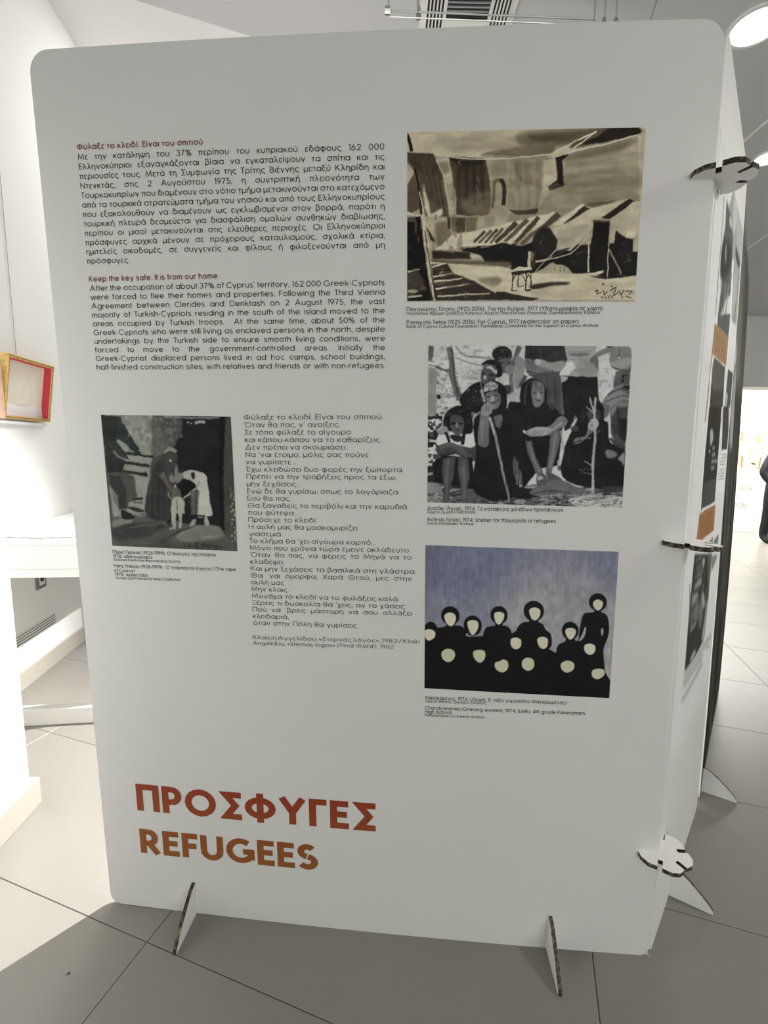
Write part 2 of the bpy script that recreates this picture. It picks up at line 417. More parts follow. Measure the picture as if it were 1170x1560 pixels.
# socket and linear vent low on the left wall
so = empty('wall_socket', tuple(wp(.285, 0, .575)), 'grey metal power socket low on the wall under the table', 'socket')
bevel(MB().box(wp(.238, .001, .538), WD*.094, WN*.010, (0, 0, .115)).build('plate', so, [mat('socket_grey', (0.22, 0.21, 0.20), 0.4, 0.3)]), .002)
MB().box(wp(.262, .011, .56), WD*.05, WN*.002, (0, 0, .065)).build('insert', so, [mat('socket_white', (0.7, 0.7, 0.68), 0.4)])
MB().tube(wp(.287, .010, .60), wp(.287, .015, .60), .019, 16).build('hole', so, [M_DARK])
ve = empty('wall_vent', tuple(wp(.1, 0, .3)), 'long slotted air vent low on the left wall under the table', 'vent')
bevel(MB().box(wp(-.55, .001, .262), WD*.965, WN*.004, (0, 0, .072)).build('face_plate', ve, [M_WALL]), .001)
for k in range(4):
    MB().box(wp(-.54, .0035, .270+k*.0165), WD*.945, WN*.003, (0, 0, .0055)).build('slot', ve, [mat('slot_grey', (0.13, 0.12, 0.10), .7)])

cb = MB(); cb.tube((-.841, 1.0745, .0002), (-.841, 1.0745, .003), .0032, 7, .002); cb.tube((-.846, 1.071, .0002), (-.846, 1.071, .002), .0016, 6, .001)
o = cb.build('floor_crumb', None, [M_DARK]); setp(o, 'tiny dark crumb lying on the grey floor tile at lower left', 'debris')

# ------------------------------------------------------------------ ceiling fittings
av = empty('ceiling_vent', (.265, 1.62, 2.99), 'rectangular slotted air conditioning vent in the ceiling above the panel', 'vent')
zc = 3.0
MB().abox(.092, 1.28, zc-.010, .432, 1.962, zc+.002).build('frame', av, [M_WHITEMETAL])
MB().abox(.118, 1.30, zc-.012, .412, 1.948, zc-.009).build('backing', av, [M_DARK])
for k in range(6):
    for x0_ in (.113, .345):
        x = x0_+k*.0125; MB().abox(x, 1.30, zc-.018, x+.0052, 1.948, zc-.008).build('slat', av, [M_WHITEMETAL])
MB().abox(.180, 1.30, zc-.020, .187, 1.948, zc-.008).build('divider', av, [M_WHITEMETAL])
MB().abox(.338, 1.30, zc-.020, .345, 1.948, zc-.008).build('divider', av, [M_WHITEMETAL])
for k in range(34):
    y = 1.31+k*.0165
    MB().box((.187, y, zc-.018), (.151, 0, 0), (0, .0045, .003), (0, -.002, .006)).build('louvre', av, [M_STEEL])
MB().abox(.187, 1.888, zc-.018, .338, 1.948, zc-.009).build('blank_plate', av, [M_WHITEMETAL])

ra = empty('light_rail', (.35, 1.74, 2.9), 'thin twin metal lighting rail hanging just under the ceiling', 'rail')
r0, r1 = Vector((-.018, 1.755, 2.9)), Vector((.68, 1.772, 2.9))
MB().tube(r0, r1, .0028, 8).build('rod', ra, [M_STEEL]); MB().tube(r0+Vector((0, .012, -.008)), r1+Vector((0, .012, -.008)), .0022, 8).build('rod', ra, [M_METAL])
for p in (r0, r0+(r1-r0)*.14, r1):
    MB().tube(p+Vector((0, 0, .1)), p+Vector((0, 0, -.004)), .0028, 8).build('hanger', ra, [M_METAL])
MB().tube(r0+Vector((-.012, 0, 0)), r0+Vector((.006, 0, 0)), .012, 12).build('end_clamp', ra, [M_METAL])
def mini_spot(x, y, zt, h, r, label, tilt=(0, 0)):
    e = empty('spotlight', (x, y, zt), label, 'spotlight')
    b_ = Vector((x+tilt[0], y+tilt[1], zt-h))
    MB().tube((x, y, zt), b_, .0025, 8).build('stem', e, [M_METAL])
    MB().tube(b_+Vector((0, 0, .012)), b_+Vector((tilt[0]*.4, tilt[1]*.4, -.022)), r*.55, 14, r).build('head', e, [M_STEEL])
    MB().tube(Vector((x, y, zt)), Vector((x, y, zt-.006)), .012, 12).build('ceiling_cup', e, [M_METAL])
mini_spot(.725, 1.80, 3.0, .085, .010, 'left one of two tiny metal spotlights just above the big panel')
mini_spot(.765, 1.80, 3.0, .085, .012, 'right one of two tiny metal spotlights just above the panel top')
mini_spot(.905, 1.80, 3.0, .11, .015, 'larger chrome spotlight hanging from the ceiling near the bright downlight', (-.03, 0))
mini_spot(.085, 1.79, 3.0, .07, .010, 'tiny metal spotlight at the left end of the lighting rail')

def downlight(x, y, r, label, power, tint):
    e = empty('downlight', (x, y, 3.0), label, 'ceiling light')
    mb = MB(); n = 28
    ring = [(r*1.18, 0), (r*1.18, -.004), (r, -.006), (r*.92, .0)]
    vs = []; fs = []
    for rr, z in ring:
        vs += [(x+rr*math.cos(2*math.pi*i/n), y+rr*math.sin(2*math.pi*i/n), 2.999+z) for i in range(n)]
    for k in range(3):
        fs += [(k*n+i, k*n+(i+1) % n, (k+1)*n+(i+1) % n, (k+1)*n+i) for i in range(n)]
    mb.add(vs, fs); mb.build('trim_ring', e, [M_WHITEMETAL])
    mb = MB(); mb.tube((x, y, 2.9985), (x, y, 2.9955), r*.94, n)
    mb.build('lamp_disc', e, [mat('lamp_glow_%d' % int(tint[2]*100), (1, 1, 1), .5, emit=tint, estr=14)])
    l = light('downlight_lamp', 'SPOT', (x, y, 2.985), (x, y, 0), power, tint, .06, 150, .8); l.parent = None
downlight(1.325, 1.905, .082, 'brightest round ceiling downlight, beside the top right corner of the big panel', 16, (1.0, .97, .86))
downlight(1.985, 2.65, .062, 'cooler round ceiling downlight at the right edge, lower in the photo than the brightest one', 14, (.93, .96, 1.0))

# ------------------------------------------------------------------ far room seen through the opening
mpl = mat('plinth_white', (0.86, 0.86, 0.80), .5)
pb = Vector((6.711, 8.684, 0)); pd = Vector((.995, -.1, 0)); pn = Vector((-.1, -.995, 0))
pc = empty('plinth', tuple(pb), 'white exhibition plinth block with brown lettering in the far bright room', 'plinth')
b_ = MB().prism([pb-pd*.75, pb+pd*.405, pb+pd*.405-pn*.10+pd*.06, pb+pd*.465-pn*.55, pb-pd*.75-pn*.55], (0, 0, 1.12)).build('block', pc, [mpl]); bevel(b_, .008)
ga0 = pb+Vector((.335, .57, 1.08)); 
gp = empty('garden_picture', tuple(ga0), 'printed garden picture of pale yellow plants standing on the far plinth', 'picture')
go = pb-pn*.47+Vector((0, 0, 1.122))
MB().box(go-pd*.45, pd*1.09, -pn*.02, (0, 0, .81)).build('board', gp, [mpl])
ws = empty('white_screen', (7.0, 9.7, 0), 'tall blank white exhibition screen in the far bright room', 'screen')
MB().box((5.6, 9.62, 0.001), (2.6, -.26, 0), (.005, .05, 0), (0, 0, 3.2)).build('board', ws, [mpl])
for x in (5.8, 7.9):
    MB().abox(x, 9.45-(x-5.6)*.1, .001, x+.05, 10.0-(x-5.6)*.1, .03).build('foot', ws, [M_WHITEMETAL])

# visitor in black, mostly beyond the right edge of the photograph
def skin_body(name, root, pts, edges, rad, m, lvl=2):
    me = bpy.data.meshes.new(name); me.from_pydata([tuple(p) for p in pts], edges, [])
    o = link(name, me, root, [m]); o.matrix_parent_inverse = root.matrix_world.inverted()
    sk_ = o.modifiers.new('skin', 'SKIN'); sk_.use_smooth_shade = True
    sv = me.skin_vertices[0].data
    for i, r in enumerate(rad): sv[i].radius = (r if isinstance(r, tuple) else (r, r))
    sv[0].use_root = True
    ss = o.modifiers.new('sub', 'SUBSURF'); ss.levels = lvl; ss.render_levels = lvl
    return o
vx, vy = 6.58, 7.66
vis = empty('person', (vx, vy, 0), 'person dressed all in black standing in the far room at the right edge', 'person')
blk = mat('black_cloth', (0.008, 0.008, 0.010), .85, var=.2, scale=20); skn = mat('skin', (0.45, 0.27, 0.19), .5)
def V(x, y, z): return Vector((vx+x, vy+y, z))
skin_body('clothed_body', vis,
  [V(0, 0, .95), V(0, 0, 1.15), V(0, .01, 1.38), V(0, 0, 1.50), V(-.19, 0, 1.43), V(-.33, -.03, 1.17), V(-.26, -.13, 1.00), V(.19, 0, 1.43), V(.25, -.02, 1.15), V(.24, -.08, .92),
   V(-.11, 0, .86), V(-.13, -.01, .50), V(-.15, .02, .10), V(.11, 0, .86), V(.12, -.01, .50), V(.12, .02, .10), V(-.16, -.07, .045), V(-.17, -.16, .035), V(.13, -.07, .045), V(.14, -.16, .035)],
  [(0, 1), (1, 2), (2, 3), (2, 4), (4, 5), (5, 6), (2, 7), (7, 8), (8, 9), (0, 10), (10, 11), (11, 12), (0, 13), (13, 14), (14, 15), (12, 16), (16, 17), (15, 18), (18, 19)],
  [(.17, .12), (.16, .115), (.17, .12), .06, .085, .062, .05, .085, .062, .05, .115, .085, .065, .115, .085, .065, .05, .04, .05, .04], blk)
skin_body('head', vis, [V(0, 0, 1.52), V(0, -.01, 1.60), V(0, -.015, 1.67), V(0, -.11, 1.60)], [(0, 1), (1, 2), (2, 3)], [.05, .085, .085, .018], skn)
skin_body('hair', vis, [V(0, .02, 1.64), V(0, .01, 1.72), V(0, -.04, 1.745)], [(0, 1), (1, 2)], [.095, .085, .05], blk)
for sgn, (hx, hy, hz) in ((-1, (-.255, -.15, .97)), (1, (.24, -.10, .86))):
    pts = [V(hx, hy, hz+.03), V(hx, hy-.02, hz-.04)]; ed = [(0, 1)]; rd = [.024, .028]
    for k in range(4):
        a_ = len(pts); pts += [V(hx-.024+.016*k, hy-.035, hz-.085), V(hx-.024+.016*k, hy-.025, hz-.125+.008*abs(k-1.5))]; ed += [(1, a_), (a_, a_+1)]; rd += [.009, .008]
    a_ = len(pts); pts += [V(hx+sgn*-.03, hy-.05, hz-.05), V(hx+sgn*-.03, hy-.055, hz-.085)]; ed += [(1, a_), (a_, a_+1)]; rd += [.010, .009]
    skin_body('hand', vis, pts, ed, rd, skn, 1)
# ------------------------------------------------------------------ monoline geometric lettering built from strokes
def _arc(cx, cy, rx, ry, a0, a1, n=None):
    n = n or max(4, int(abs(a1-a0)/22)); return [(cx+rx*math.cos(math.radians(a0+(a1-a0)*i/n)), cy+ry*math.sin(math.radians(a0+(a1-a0)*i/n))) for i in range(n+1)]
def G(spec):
    out = []
    for part in spec.split(';'):
        t = part.split()
        if not t: continue
        if t[0] == 'O': x, = map(float, t[1:2] or ['.235']); out.append(_arc(x, .27, .235, .235, 0, 360))
        elif t[0] == 'A': out.append(_arc(*map(float, t[1:7])))
        else:
            q = list(map(float, t[1:])); out.append([(q[i], q[i+1]) for i in range(0, len(q), 2)])
    return out
GL = {
'a': 'O;L .47 .52 .47 0', 'b': 'O;L 0 .75 0 0', 'c': 'A .235 .27 .235 .235 48 312', 'd': 'O;L .47 .75 .47 0', 'e': 'A .235 .27 .235 .235 0 318;L 0 .27 .47 .27',
'f': 'L .1 0 .1 .6;A .2 .6 .1 .12 180 80;L 0 .5 .24 .5', 'g': 'O;L .47 .52 .47 -.03;A .24 -.03 .23 .17 0 -160', 'h': 'L 0 .75 0 0;A .19 .315 .19 .19 180 0;L .38 .315 .38 0',
'i': 'L 0 .5 0 0;L 0 .65 0 .73', 'j': 'L .06 .5 .06 -.1;A -.03 -.1 .09 .09 0 -90;L .06 .65 .06 .73', 'k': 'L 0 .75 0 0;L .32 .5 .02 .21;L .12 .3 .36 0', 'l': 'L 0 .75 0 0',
'm': 'L 0 .52 0 0;A .155 .345 .155 .16 180 0;L .31 .345 .31 0;A .465 .345 .155 .16 180 0;L .62 .345 .62 0', 'n': 'L 0 .52 0 0;A .19 .315 .19 .19 180 0;L .38 .315 .38 0',
'o': 'O', 'p': 'O;L 0 .52 0 -.2', 'q': 'O;L .47 .52 .47 -.2', 'r': 'L 0 .52 0 0;A .19 .3 .19 .205 180 75', 's': 'A .15 .385 .135 .12 25 270;A .15 .145 .15 .12 90 -155',
't': 'L .1 .68 .1 0;L 0 .5 .22 .5', 'u': 'L 0 .52 0 .21;A .19 .21 .19 .185 180 360;L .38 .52 .38 0', 'v': 'L 0 .52 .2 .01 .4 .52', 'w': 'L 0 .52 .16 .01 .32 .5 .48 .01 .64 .52',
'x': 'L 0 .52 .38 0;L .38 .52 0 0', 'y': 'L 0 .52 .2 .04;L .42 .52 .13 -.2', 'z': 'L 0 .49 .34 .49 0 .03 .36 .03',
'A': 'L 0 0 .33 .72 .66 0;L .12 .24 .54 .24', 'B': 'L .24 .385 0 .385 0 .69 .2 .69;A .2 .54 .15 .15 90 -90;L 0 .385 0 .03 .24 .03;A .24 .207 .18 .178 90 -90', 'C': 'A .36 .36 .36 .34 48 312',
'D': 'L 0 .03 0 .69 .2 .69;A .2 .36 .34 .33 90 -90;L .2 .03 0 .03', 'E': 'L .37 .69 0 .69 0 .03 .37 .03;L 0 .38 .34 .38', 'F': 'L .35 .69 0 .69 0 0;L 0 .38 .32 .38', 'G': 'A .36 .36 .36 .34 48 350;L .72 .34 .38 .34',
'H': 'L 0 .72 0 0;L .5 .72 .5 0;L 0 .38 .5 .38', 'I': 'L 0 .72 0 0', 'J': 'L .3 .72 .3 .2;A .15 .2 .15 .18 0 -170', 'K': 'L 0 .72 0 0;L .42 .72 .02 .3;L .14 .42 .48 0', 'L': 'L 0 .72 0 .03 .32 .03',
'M': 'L 0 0 .08 .7 .35 .12 .62 .7 .7 0', 'N': 'L 0 0 0 .68 .5 .04 .5 .72', 'O': 'A .37 .36 .37 .34 0 360', 'P': 'L 0 0 0 .69 .2 .69;A .2 .51 .19 .18 90 -90;L .2 .33 0 .33', 'R': 'L 0 0 0 .69 .2 .69;A .2 .51 .19 .18 90 -90;L .2 .33 0 .33;L .15 .33 .4 0',
'S': 'A .2 .52 .18 .17 25 270;A .2 .19 .2 .16 90 -155', 'T': 'L 0 .69 .42 .69;L .21 .69 .21 0', 'U': 'L 0 .72 0 .25;A .24 .25 .24 .23 180 360;L .48 .25 .48 .72', 'V': 'L 0 .72 .28 .01 .56 .72', 'W': 'L 0 .72 .2 .02 .4 .7 .6 .02 .8 .72',
'X': 'L 0 .72 .46 0;L .46 .72 0 0', 'Y': 'L 0 .72 .24 .32 .48 .72;L .24 .32 .24 0', 'Z': 'L 0 .69 .42 .69 0 .03 .44 .03',
'Γ': 'L .36 .69 0 .69 0 0', 'Δ': 'L 0 .03 .33 .7 .66 .03 0 .03', 'Θ': 'A .37 .36 .37 .34 0 360;L .16 .36 .58 .36', 'Λ': 'L 0 0 .3 .72 .6 0', 'Ξ': 'L 0 .69 .44 .69;L .05 .37 .39 .37;L 0 .03 .44 .03', 'Π': 'L 0 0 0 .69 .5 .69 .5 0',
'Σ': 'L .44 .69 0 .69 .25 .37 0 .03 .44 .03', 'Φ': 'A .36 .36 .36 .24 0 360;L .36 .75 .36 -.03', 'Ψ': 'L .3 .74 .3 0;L 0 .7 0 .45;A .3 .45 .3 .22 180 360;L .6 .45 .6 .7', 'Ω': 'A .33 .4 .31 .3 -50 230;L .53 .16 .48 .03 .66 .03;L .13 .16 .18 .03 0 .03',
'α': 'O;L .47 .52 .47 0', 'β': 'L 0 -.2 0 .57;A .16 .57 .16 .15 180 -60;A .2 .21 .2 .2 90 -150', 'γ': 'L 0 .5 .21 0 .42 .5;L .21 .02 .21 -.2', 'δ': 'O;A .2 .62 .15 .1 30 200;L .06 .58 .4 .42', 'ε': 'A .17 .39 .15 .115 30 250;A .17 .14 .17 .125 110 320',
'ζ': 'L .05 .72 .34 .72;L .34 .72 .1 .45 .02 .22;A .14 .16 .13 .14 170 270;L .14 .02 .28 .02;A .28 -.06 .07 .08 90 -60', 'η': 'L 0 .52 0 0;A .19 .315 .19 .19 180 0;L .38 .315 .38 -.2', 'θ': 'A .2 .36 .2 .36 0 360;L 0 .37 .4 .37', 'ι': 'L 0 .52 0 0',
'κ': 'L 0 .52 0 0;L .3 .52 .02 .22;L .11 .3 .33 0', 'λ': 'L 0 .73 .08 .73 .4 0;L .21 .44 0 0', 'μ': 'L 0 .52 0 -.2;A .19 .21 .19 .185 180 360;L .38 .52 .38 0', 'ν': 'L 0 .52 .2 .01 .4 .52', 'ξ': 'L .04 .72 .32 .72;A .2 .57 .15 .12 100 250;L .16 .42 .3 .42;A .2 .22 .18 .18 110 260;L .18 .03 .28 .03;A .28 -.06 .07 .08 90 -60',
'ο': 'O', 'π': 'L 0 .49 .5 .49;L .1 .49 .1 0;L .4 .49 .4 0', 'ρ': 'O;L 0 .27 0 -.2', 'σ': 'O;L .235 .5 .52 .5', 'ς': 'A .235 .27 .235 .235 48 250;L .15 .04 .28 .03;A .28 -.06 .08 .08 90 -70', 'τ': 'L 0 .49 .36 .49;L .18 .49 .18 0', 'υ': 'L 0 .52 0 .21;A .19 .21 .19 .185 180 360;L .38 .21 .38 .52',
'φ': 'A .27 .27 .27 .235 0 360;L .27 .6 .27 -.2', 'χ': 'L 0 .52 .36 -.2;L .36 .52 0 -.2', 'ψ': 'L .24 .6 .24 -.2;L 0 .52 0 .24;A .24 .24 .24 .2 180 360;L .48 .24 .48 .52', 'ω': 'A .16 .21 .16 .185 160 360;A .48 .21 .16 .185 180 380;L .32 .21 .32 .4;L .03 .5 .0 .24;L .61 .5 .64 .24',
'0': 'A .22 .36 .22 .34 0 360', '1': 'L 0 .6 .14 .7 .14 0', '2': 'A .2 .5 .19 .2 170 -30;L .36 .4 .02 .03 .42 .03', '3': 'A .19 .53 .16 .16 160 -90;A .19 .2 .2 .18 90 -160', '4': 'L .32 0 .32 .7 0 .18 .44 .18', '5': 'L .36 .69 .1 .69 .05 .4;A .19 .22 .2 .2 130 -155',
'6': 'A .21 .22 .2 .2 0 360;L .04 .32 .26 .72', '7': 'L 0 .69 .4 .69 .12 0', '8': 'A .2 .53 .16 .16 0 360;A .2 .2 .2 .18 0 360', '9': 'A .21 .5 .2 .2 0 360;L .38 .4 .16 0',
'.': 'L 0 0 0 .08', ',': 'L .03 .08 0 -.1', '-': 'L 0 .26 .2 .26', '(': 'A .3 .28 .3 .5 130 230', ')': 'A -.1 .28 .3 .5 50 -50', '%': 'A .12 .54 .12 .15 0 360;A .5 .16 .12 .15 0 360;L .5 .7 .12 0', "'": 'L .02 .74 0 .56', '/': 'L 0 -.05 .3 .75', '«': 'L .12 .42 0 .27 .12 .12;L .26 .42 .14 .27 .26 .12', '»': 'L 0 .42 .12 .27 0 .12;L .14 .42 .26 .27 .14 .12',
':': 'L 0 .42 0 .5;L 0 0 0 .08', ';': 'L .03 .42 .03 .5;L .03 .08 0 -.1', '…': 'L 0 0 0 .07;L .2 0 .2 .07;L .4 0 .4 .07', '´': '',
}
for a_, b_ in zip('ΑΒΕΖΗΙΚΜΝΟΡΤΥΧ', 'ABEZHIKMNOPTYX'): GL[a_] = GL[b_]
for a_, b_ in zip('άέήίόύώ', 'αεηιουω'): GL[a_] = b_+'+'
for a_, b_ in zip('ΆΈΌΎΊ', 'ΑΕΟΥΙ'): GL[a_] = b_+'*'
_GC = {}
def glyph(ch, w):
    """strokes -> (verts, faces, left, right) in em units; w is the pen width"""
    key = (ch, round(w, 4))
    if key in _GC: return _GC[key]
    spec = GL.get(ch, '')
    if len(spec) == 2 and spec[1] in '+*':
        st = G(GL[spec[0]]); xs = [x for s in st for x, y in s]; cx = (min(xs)+max(xs))/2
        st = st + ([[(cx-.02, .60), (cx+.05, .76)]] if spec[1] == '+' else [[(min(xs)-.12, .62), (min(xs)-.06, .78)]])
    else: st = G(spec)
    vs, fs = [], []; h = w/2
    for pts in st:
        closed = len(pts) > 3 and abs(pts[0][0]-pts[-1][0])+abs(pts[0][1]-pts[-1][1]) < 1e-6
        n = len(pts); k = len(vs)
        for i, (x, y) in enumerate(pts):
            a = pts[i-1] if i > 0 else (pts[-2] if closed else None); b = pts[i+1] if i < n-1 else (pts[1] if closed else None)
            d1 = np.array([x-a[0], y-a[1]]) if a is not None else None; d2 = np.array([b[0]-x, b[1]-y]) if b is not None else None
            d1 = d2 if d1 is None else d1; d2 = d1 if d2 is None else d2
            d1 = d1/(np.linalg.norm(d1)+1e-9); d2 = d2/(np.linalg.norm(d2)+1e-9)
            t = d1+d2; t = t/(np.linalg.norm(t)+1e-9); nn_ = np.array([-t[1], t[0]])
            c = max(0.35, abs(float(nn_@np.array([-d1[1], d1[0]])))); m_ = nn_*h/c
            vs += [(x+m_[0], y+m_[1]), (x-m_[0], y-m_[1])]
        for i in range(n-1): a_ = k+2*i; fs.append((a_, a_+1, a_+3, a_+2))
    if not vs: r = ([], [], 0, .0)
    else:
        xs = [v[0] for v in vs]; r = (vs, fs, min(xs), max(xs))
    _GC[key] = r
    return r
def advance(text, w, sb=.045, sp=.30):
    x = 0.0
    for ch in text:
        if ch == ' ': x += sp
        else: g = glyph(ch, w); x += g[3]-g[2]+2*sb
    return x
class Text:
    """collects lines of lettering laid out on a surface function fn(u, v, off)"""
    def __init__(s, fn, off=0.0006): s.v = []; s.f = []; s.fn = fn; s.off = off
    def line(s, text, u0, v0, u1, v1, em, w=.085, just=None, slant=0.0, sb=.045):
        """text from (u0,v0) to (u1,v1) on its baseline; just = horizontal letter scale for justified lines"""
        nat = advance(text, w, sb)*em; W_ = u1-u0
        if just is None: sx = W_/nat; sp = .30
        else:
            sx = just; gaps = text.count(' ')
            base = advance(text.replace(' ', ''), w, sb)*em*sx
            sp = max(.08, (W_-base)/(gaps*em*sx)) if gaps else .26
        x = 0.0
        for ch in text:
            if ch == ' ': x += sp; continue
            g = glyph(ch, w)
            for vx_, vy_ in g[0]:
                X = (x+sb+vx_-g[2]+slant*vy_)*em*sx
                s.v.append((u0+X, v0+(v1-v0)*X/W_+vy_*em))
            k = len(s.v)-len(g[0]); s.f += [tuple(i+k for i in f) for f in g[1]]
            x += g[3]-g[2]+2*sb
        return sx
    def build(s, name, root, m):
        a = np.array(s.v); P = s.fn(a[:, 0], a[:, 1], np.full(len(a), s.off))
        return put(name, mesh(name, P, s.f), root, [m])
INK = mat('ink_black', L3(36, 34, 33, 1.6), .6); INKB = mat('ink_brown', L3(92, 62, 46, 1.9), .6); INKP = mat('ink_poem', L3(66, 54, 46, 1.8), .6)

t = Text(P1); t.line('Φύλαξε το κλειδί. Είναι του σπιτιού', .106, 2.1725, .438, 2.1725, .0172, .14); t.build('greek_heading', panel, INKB)
GR = ['Με την κατάληψη του 37% περίπου του κυπριακού εδάφους 162 000', 'Ελληνοκύπριοι εξαναγκάζονται βίαια να εγκαταλείψουν τα σπίτια και τις', 'περιουσίες τους. Μετά τη Συμφωνία της Τρίτης Βιέννης μεταξύ Κληρίδη και',
 'Ντενκτάς, στις 2 Αυγούστου 1975, η συντριπτική πλειονότητα των', 'Τουρκοκυπρίων που διαμένουν στο νότιο τμήμα μετακινούνται στο κατεχόμενο', 'από τα τουρκικά στρατεύματα τμήμα του νησιού και από τους Ελληνοκυπρίους',
 'που εξακολουθούν να διαμένουν ως εγκλωβισμένοι στον βορρά, παρότι η', 'τουρκική πλευρά δεσμεύεται για διασφάλιση ομαλών συνθηκών διαβίωσης,', 'περίπου οι μισοί μετακινούνται στις ελεύθερες περιοχές. Οι Ελληνοκύπριοι',
 'πρόσφυγες αρχικά μένουν σε πρόχειρους καταυλισμούς, σχολικά κτίρια,', 'ημιτελείς οικοδομές, σε συγγενείς και φίλους ή φιλοξενούνται από μη', 'πρόσφυγες.']
EN = ['After the occupation of about 37% of Cyprus\' territory, 162 000 Greek-Cypriots', 'were forced to flee their homes and properties. Following the Third Vienna', 'Agreement between Clerides and Denktash on 2 August 1975, the vast',
 'majority of Turkish-Cypriots residing in the south of the island moved to the', 'areas occupied by Turkish troops.  At the same time, about 50% of the', 'Greek-Cypriots who were still living as enclaved persons in the north, despite', 'undertakings by the Turkish side to ensure smooth living conditions, were',
 'forced to move to the government-controlled areas. Initially the', 'Greek-Cypriot displaced persons lived in ad hoc camps, school buildings,', 'half-finished construction sites, with relatives and friends or with non-refugees.']
def block(lines, u0, u1, v0a, v0b, va, vb, em, w, name, last_free, m):
    """justified paragraph; first baseline v0a..v0b (left, right), last va..vb"""
    t = Text(P1); n = len(lines)
    js = min((u1-u0)/((advance(l.replace(' ', ''), w)+.235*l.count(' '))*em) for l in lines)
    for i, l in enumerate(lines):
        k = i/(n-1); a = v0a+(va-v0a)*k; b = v0b+(vb-v0b)*k
        if l in last_free: ww = advance(l, w)*em*js; t.line(l, u0, a, u0+ww, a+(b-a)*ww/(u1-u0), em, w)
        else: t.line(l, u0, a, u1, b, em, w, just=js)
    t.build(name, panel, m); return js
block(GR, .107, .884, 2.149, 2.149, 1.903, 1.909, .0183, .098, 'greek_paragraph', [GR[-1]], INK)
t = Text(P1); t.line('Keep the key safe. It is from our home', .108, 1.859, .458, 1.863, .0180, .14); t.build('english_heading', panel, INKB)
block(EN, .108, .883, 1.836, 1.844, 1.637, 1.646, .0183, .098, 'english_paragraph', [], INK)
PO_ = ['Φύλαξε το κλειδί. Είναι του σπιτιού.', 'Όταν θα πας, ν\' ανοίξεις.', 'Σε τόπο φύλαξέ το σίγουρο', 'και κάπου-κάπου να το καθαρίζεις.', 'Δεν πρέπει να σκουριάσει.', 'Να \'ναι έτοιμο, μόλις σας πούνε', 'να γυρίσετε…', 'Έχω κλειδώσει δυο φορές την ξώπορτα.', 'Πρέπει να την τραβήξεις προς τα έξω,', 'μην ξεχάσεις…',
 'Εγώ δε θα γυρίσω, όπως το λογάριαζα.', 'Εσύ θα πας.', 'Θα ξαναδείς το περιβόλι και την καρυδιά', 'που φύτεψα…', 'Πρόσεχε το κλειδί.', 'Η αυλή μας θα μοσκομυρίζει', 'γιασεμιά.', 'Το κλήμα θα \'χει σίγουρα καρπό…', 'Μόνο που χρόνια τώρα έμεινε ακλάδευτο.', 'Όταν θα πας, να φέρεις το Μηνά να το', 'κλαδέψει.', 'Και μην ξεχάσεις τα βασιλικά στη γλάστρα.',
 'Θα \'ναι όμορφα, Χαρά Θεού, μες στην', 'αυλή μας.', 'Μην κλαις.', 'Μονάχα το κλειδί να το φυλάξεις καλά.', 'Ξέρεις τι δυσκολία θα \'χεις, αν το χάσεις;', 'Πού να \'βρεις μάστορη να σου αλλάξει', 'κλειδαριά,', 'όταν στην Πόλη θα γυρίσεις.']
# right ends of the poem lines as fractions of the column
PE = [830, 578, 640, 815, 612, 737, 305, 933, 890, 330, 903, 265, 942, 308, 417, 650, 205, 752, 950, 0, 208, 975, 0, 212, 226, 870, 910, 0, 220, 627]
t = Text(P1)
PU0, PU1 = .5075, .951
PJ = (.4435*950/958)/(advance(PO_[18], .093)*.0176)
for i, (l, e) in enumerate(zip(PO_, PE)):
    k = i/29; a = 1.512+(.950-1.512)*k; b = 1.521+(.961-1.521)*k
    if e == 0: t.line(l, PU0, a, PU1, b, .0176, .093, just=PJ)
    else:
        u1 = PU0+(PU1-PU0)*e/(997-64*k); t.line(l, PU0, a, u1, a+(b-a)*(u1-PU0)/(PU1-PU0), .0176, .093)
t.build('poem_text', panel, INKP)
t = Text(P1); t.line('Κλαίρη Αγγελίδου, «Στερνός λόγος», 1982 / Klairi', .504, .908, .951, .921, .0150, .09, just=1.42); t.line("Angelidou, «Sternos logos» ('Final Word'), 1982", .504, .891, .902, .903, .0150, .09); t.build('poem_credit', panel, INKP)
def cap(lines, name='caption'):
    t = Text(P1)
    for l, u0, v0, u1, v1, em in lines: t.line(l, u0, v0, u1, v1, em*.93, .115, slant=.12 if em < .0115 else 0)
    t.build(name, panel, INK)
cap([('Παναγιώτης Τέτσης (1925-2016).  Για την Κύπρο, 1977 (Υδατογραφία σε χαρτί)', .9355, 1.783, 1.408, 1.786, .0140), ('Πολιτιστικό Ίδρυμα Τραπέζης Κύπρου/ Αρχείο Πανελλήνιας Επιτροπής Συμπαράστασης Κύπρου', .9355, 1.774, 1.402, 1.778, .0105),
     ('Panayotis Tetsis (1925-2016). For Cyprus, 1977 (watercolor on paper)', .9355, 1.752, 1.353, 1.756, .0140), ('Bank of Cyprus Cultural Foundation/ Panhellenic Committee for the Support of Cyprus Archive', .9355, 1.743, 1.400, 1.748, .0105)])
cap([('Δασάκι Άχνας, 1974: Το καταφύγιο χιλιάδων προσφύγων.', .989, 1.289, 1.340, 1.295, .0150), ('Αρχείο Δώρου Παρτασίδη', .989, 1.280, 1.115, 1.283, .0108), ('Achnas forest, 1974: Shelter for thousands of refugees.', .989, 1.259, 1.323, 1.265, .0150), ('Doros Partasides Archive', .989, 1.250, 1.111, 1.252, .0108)])
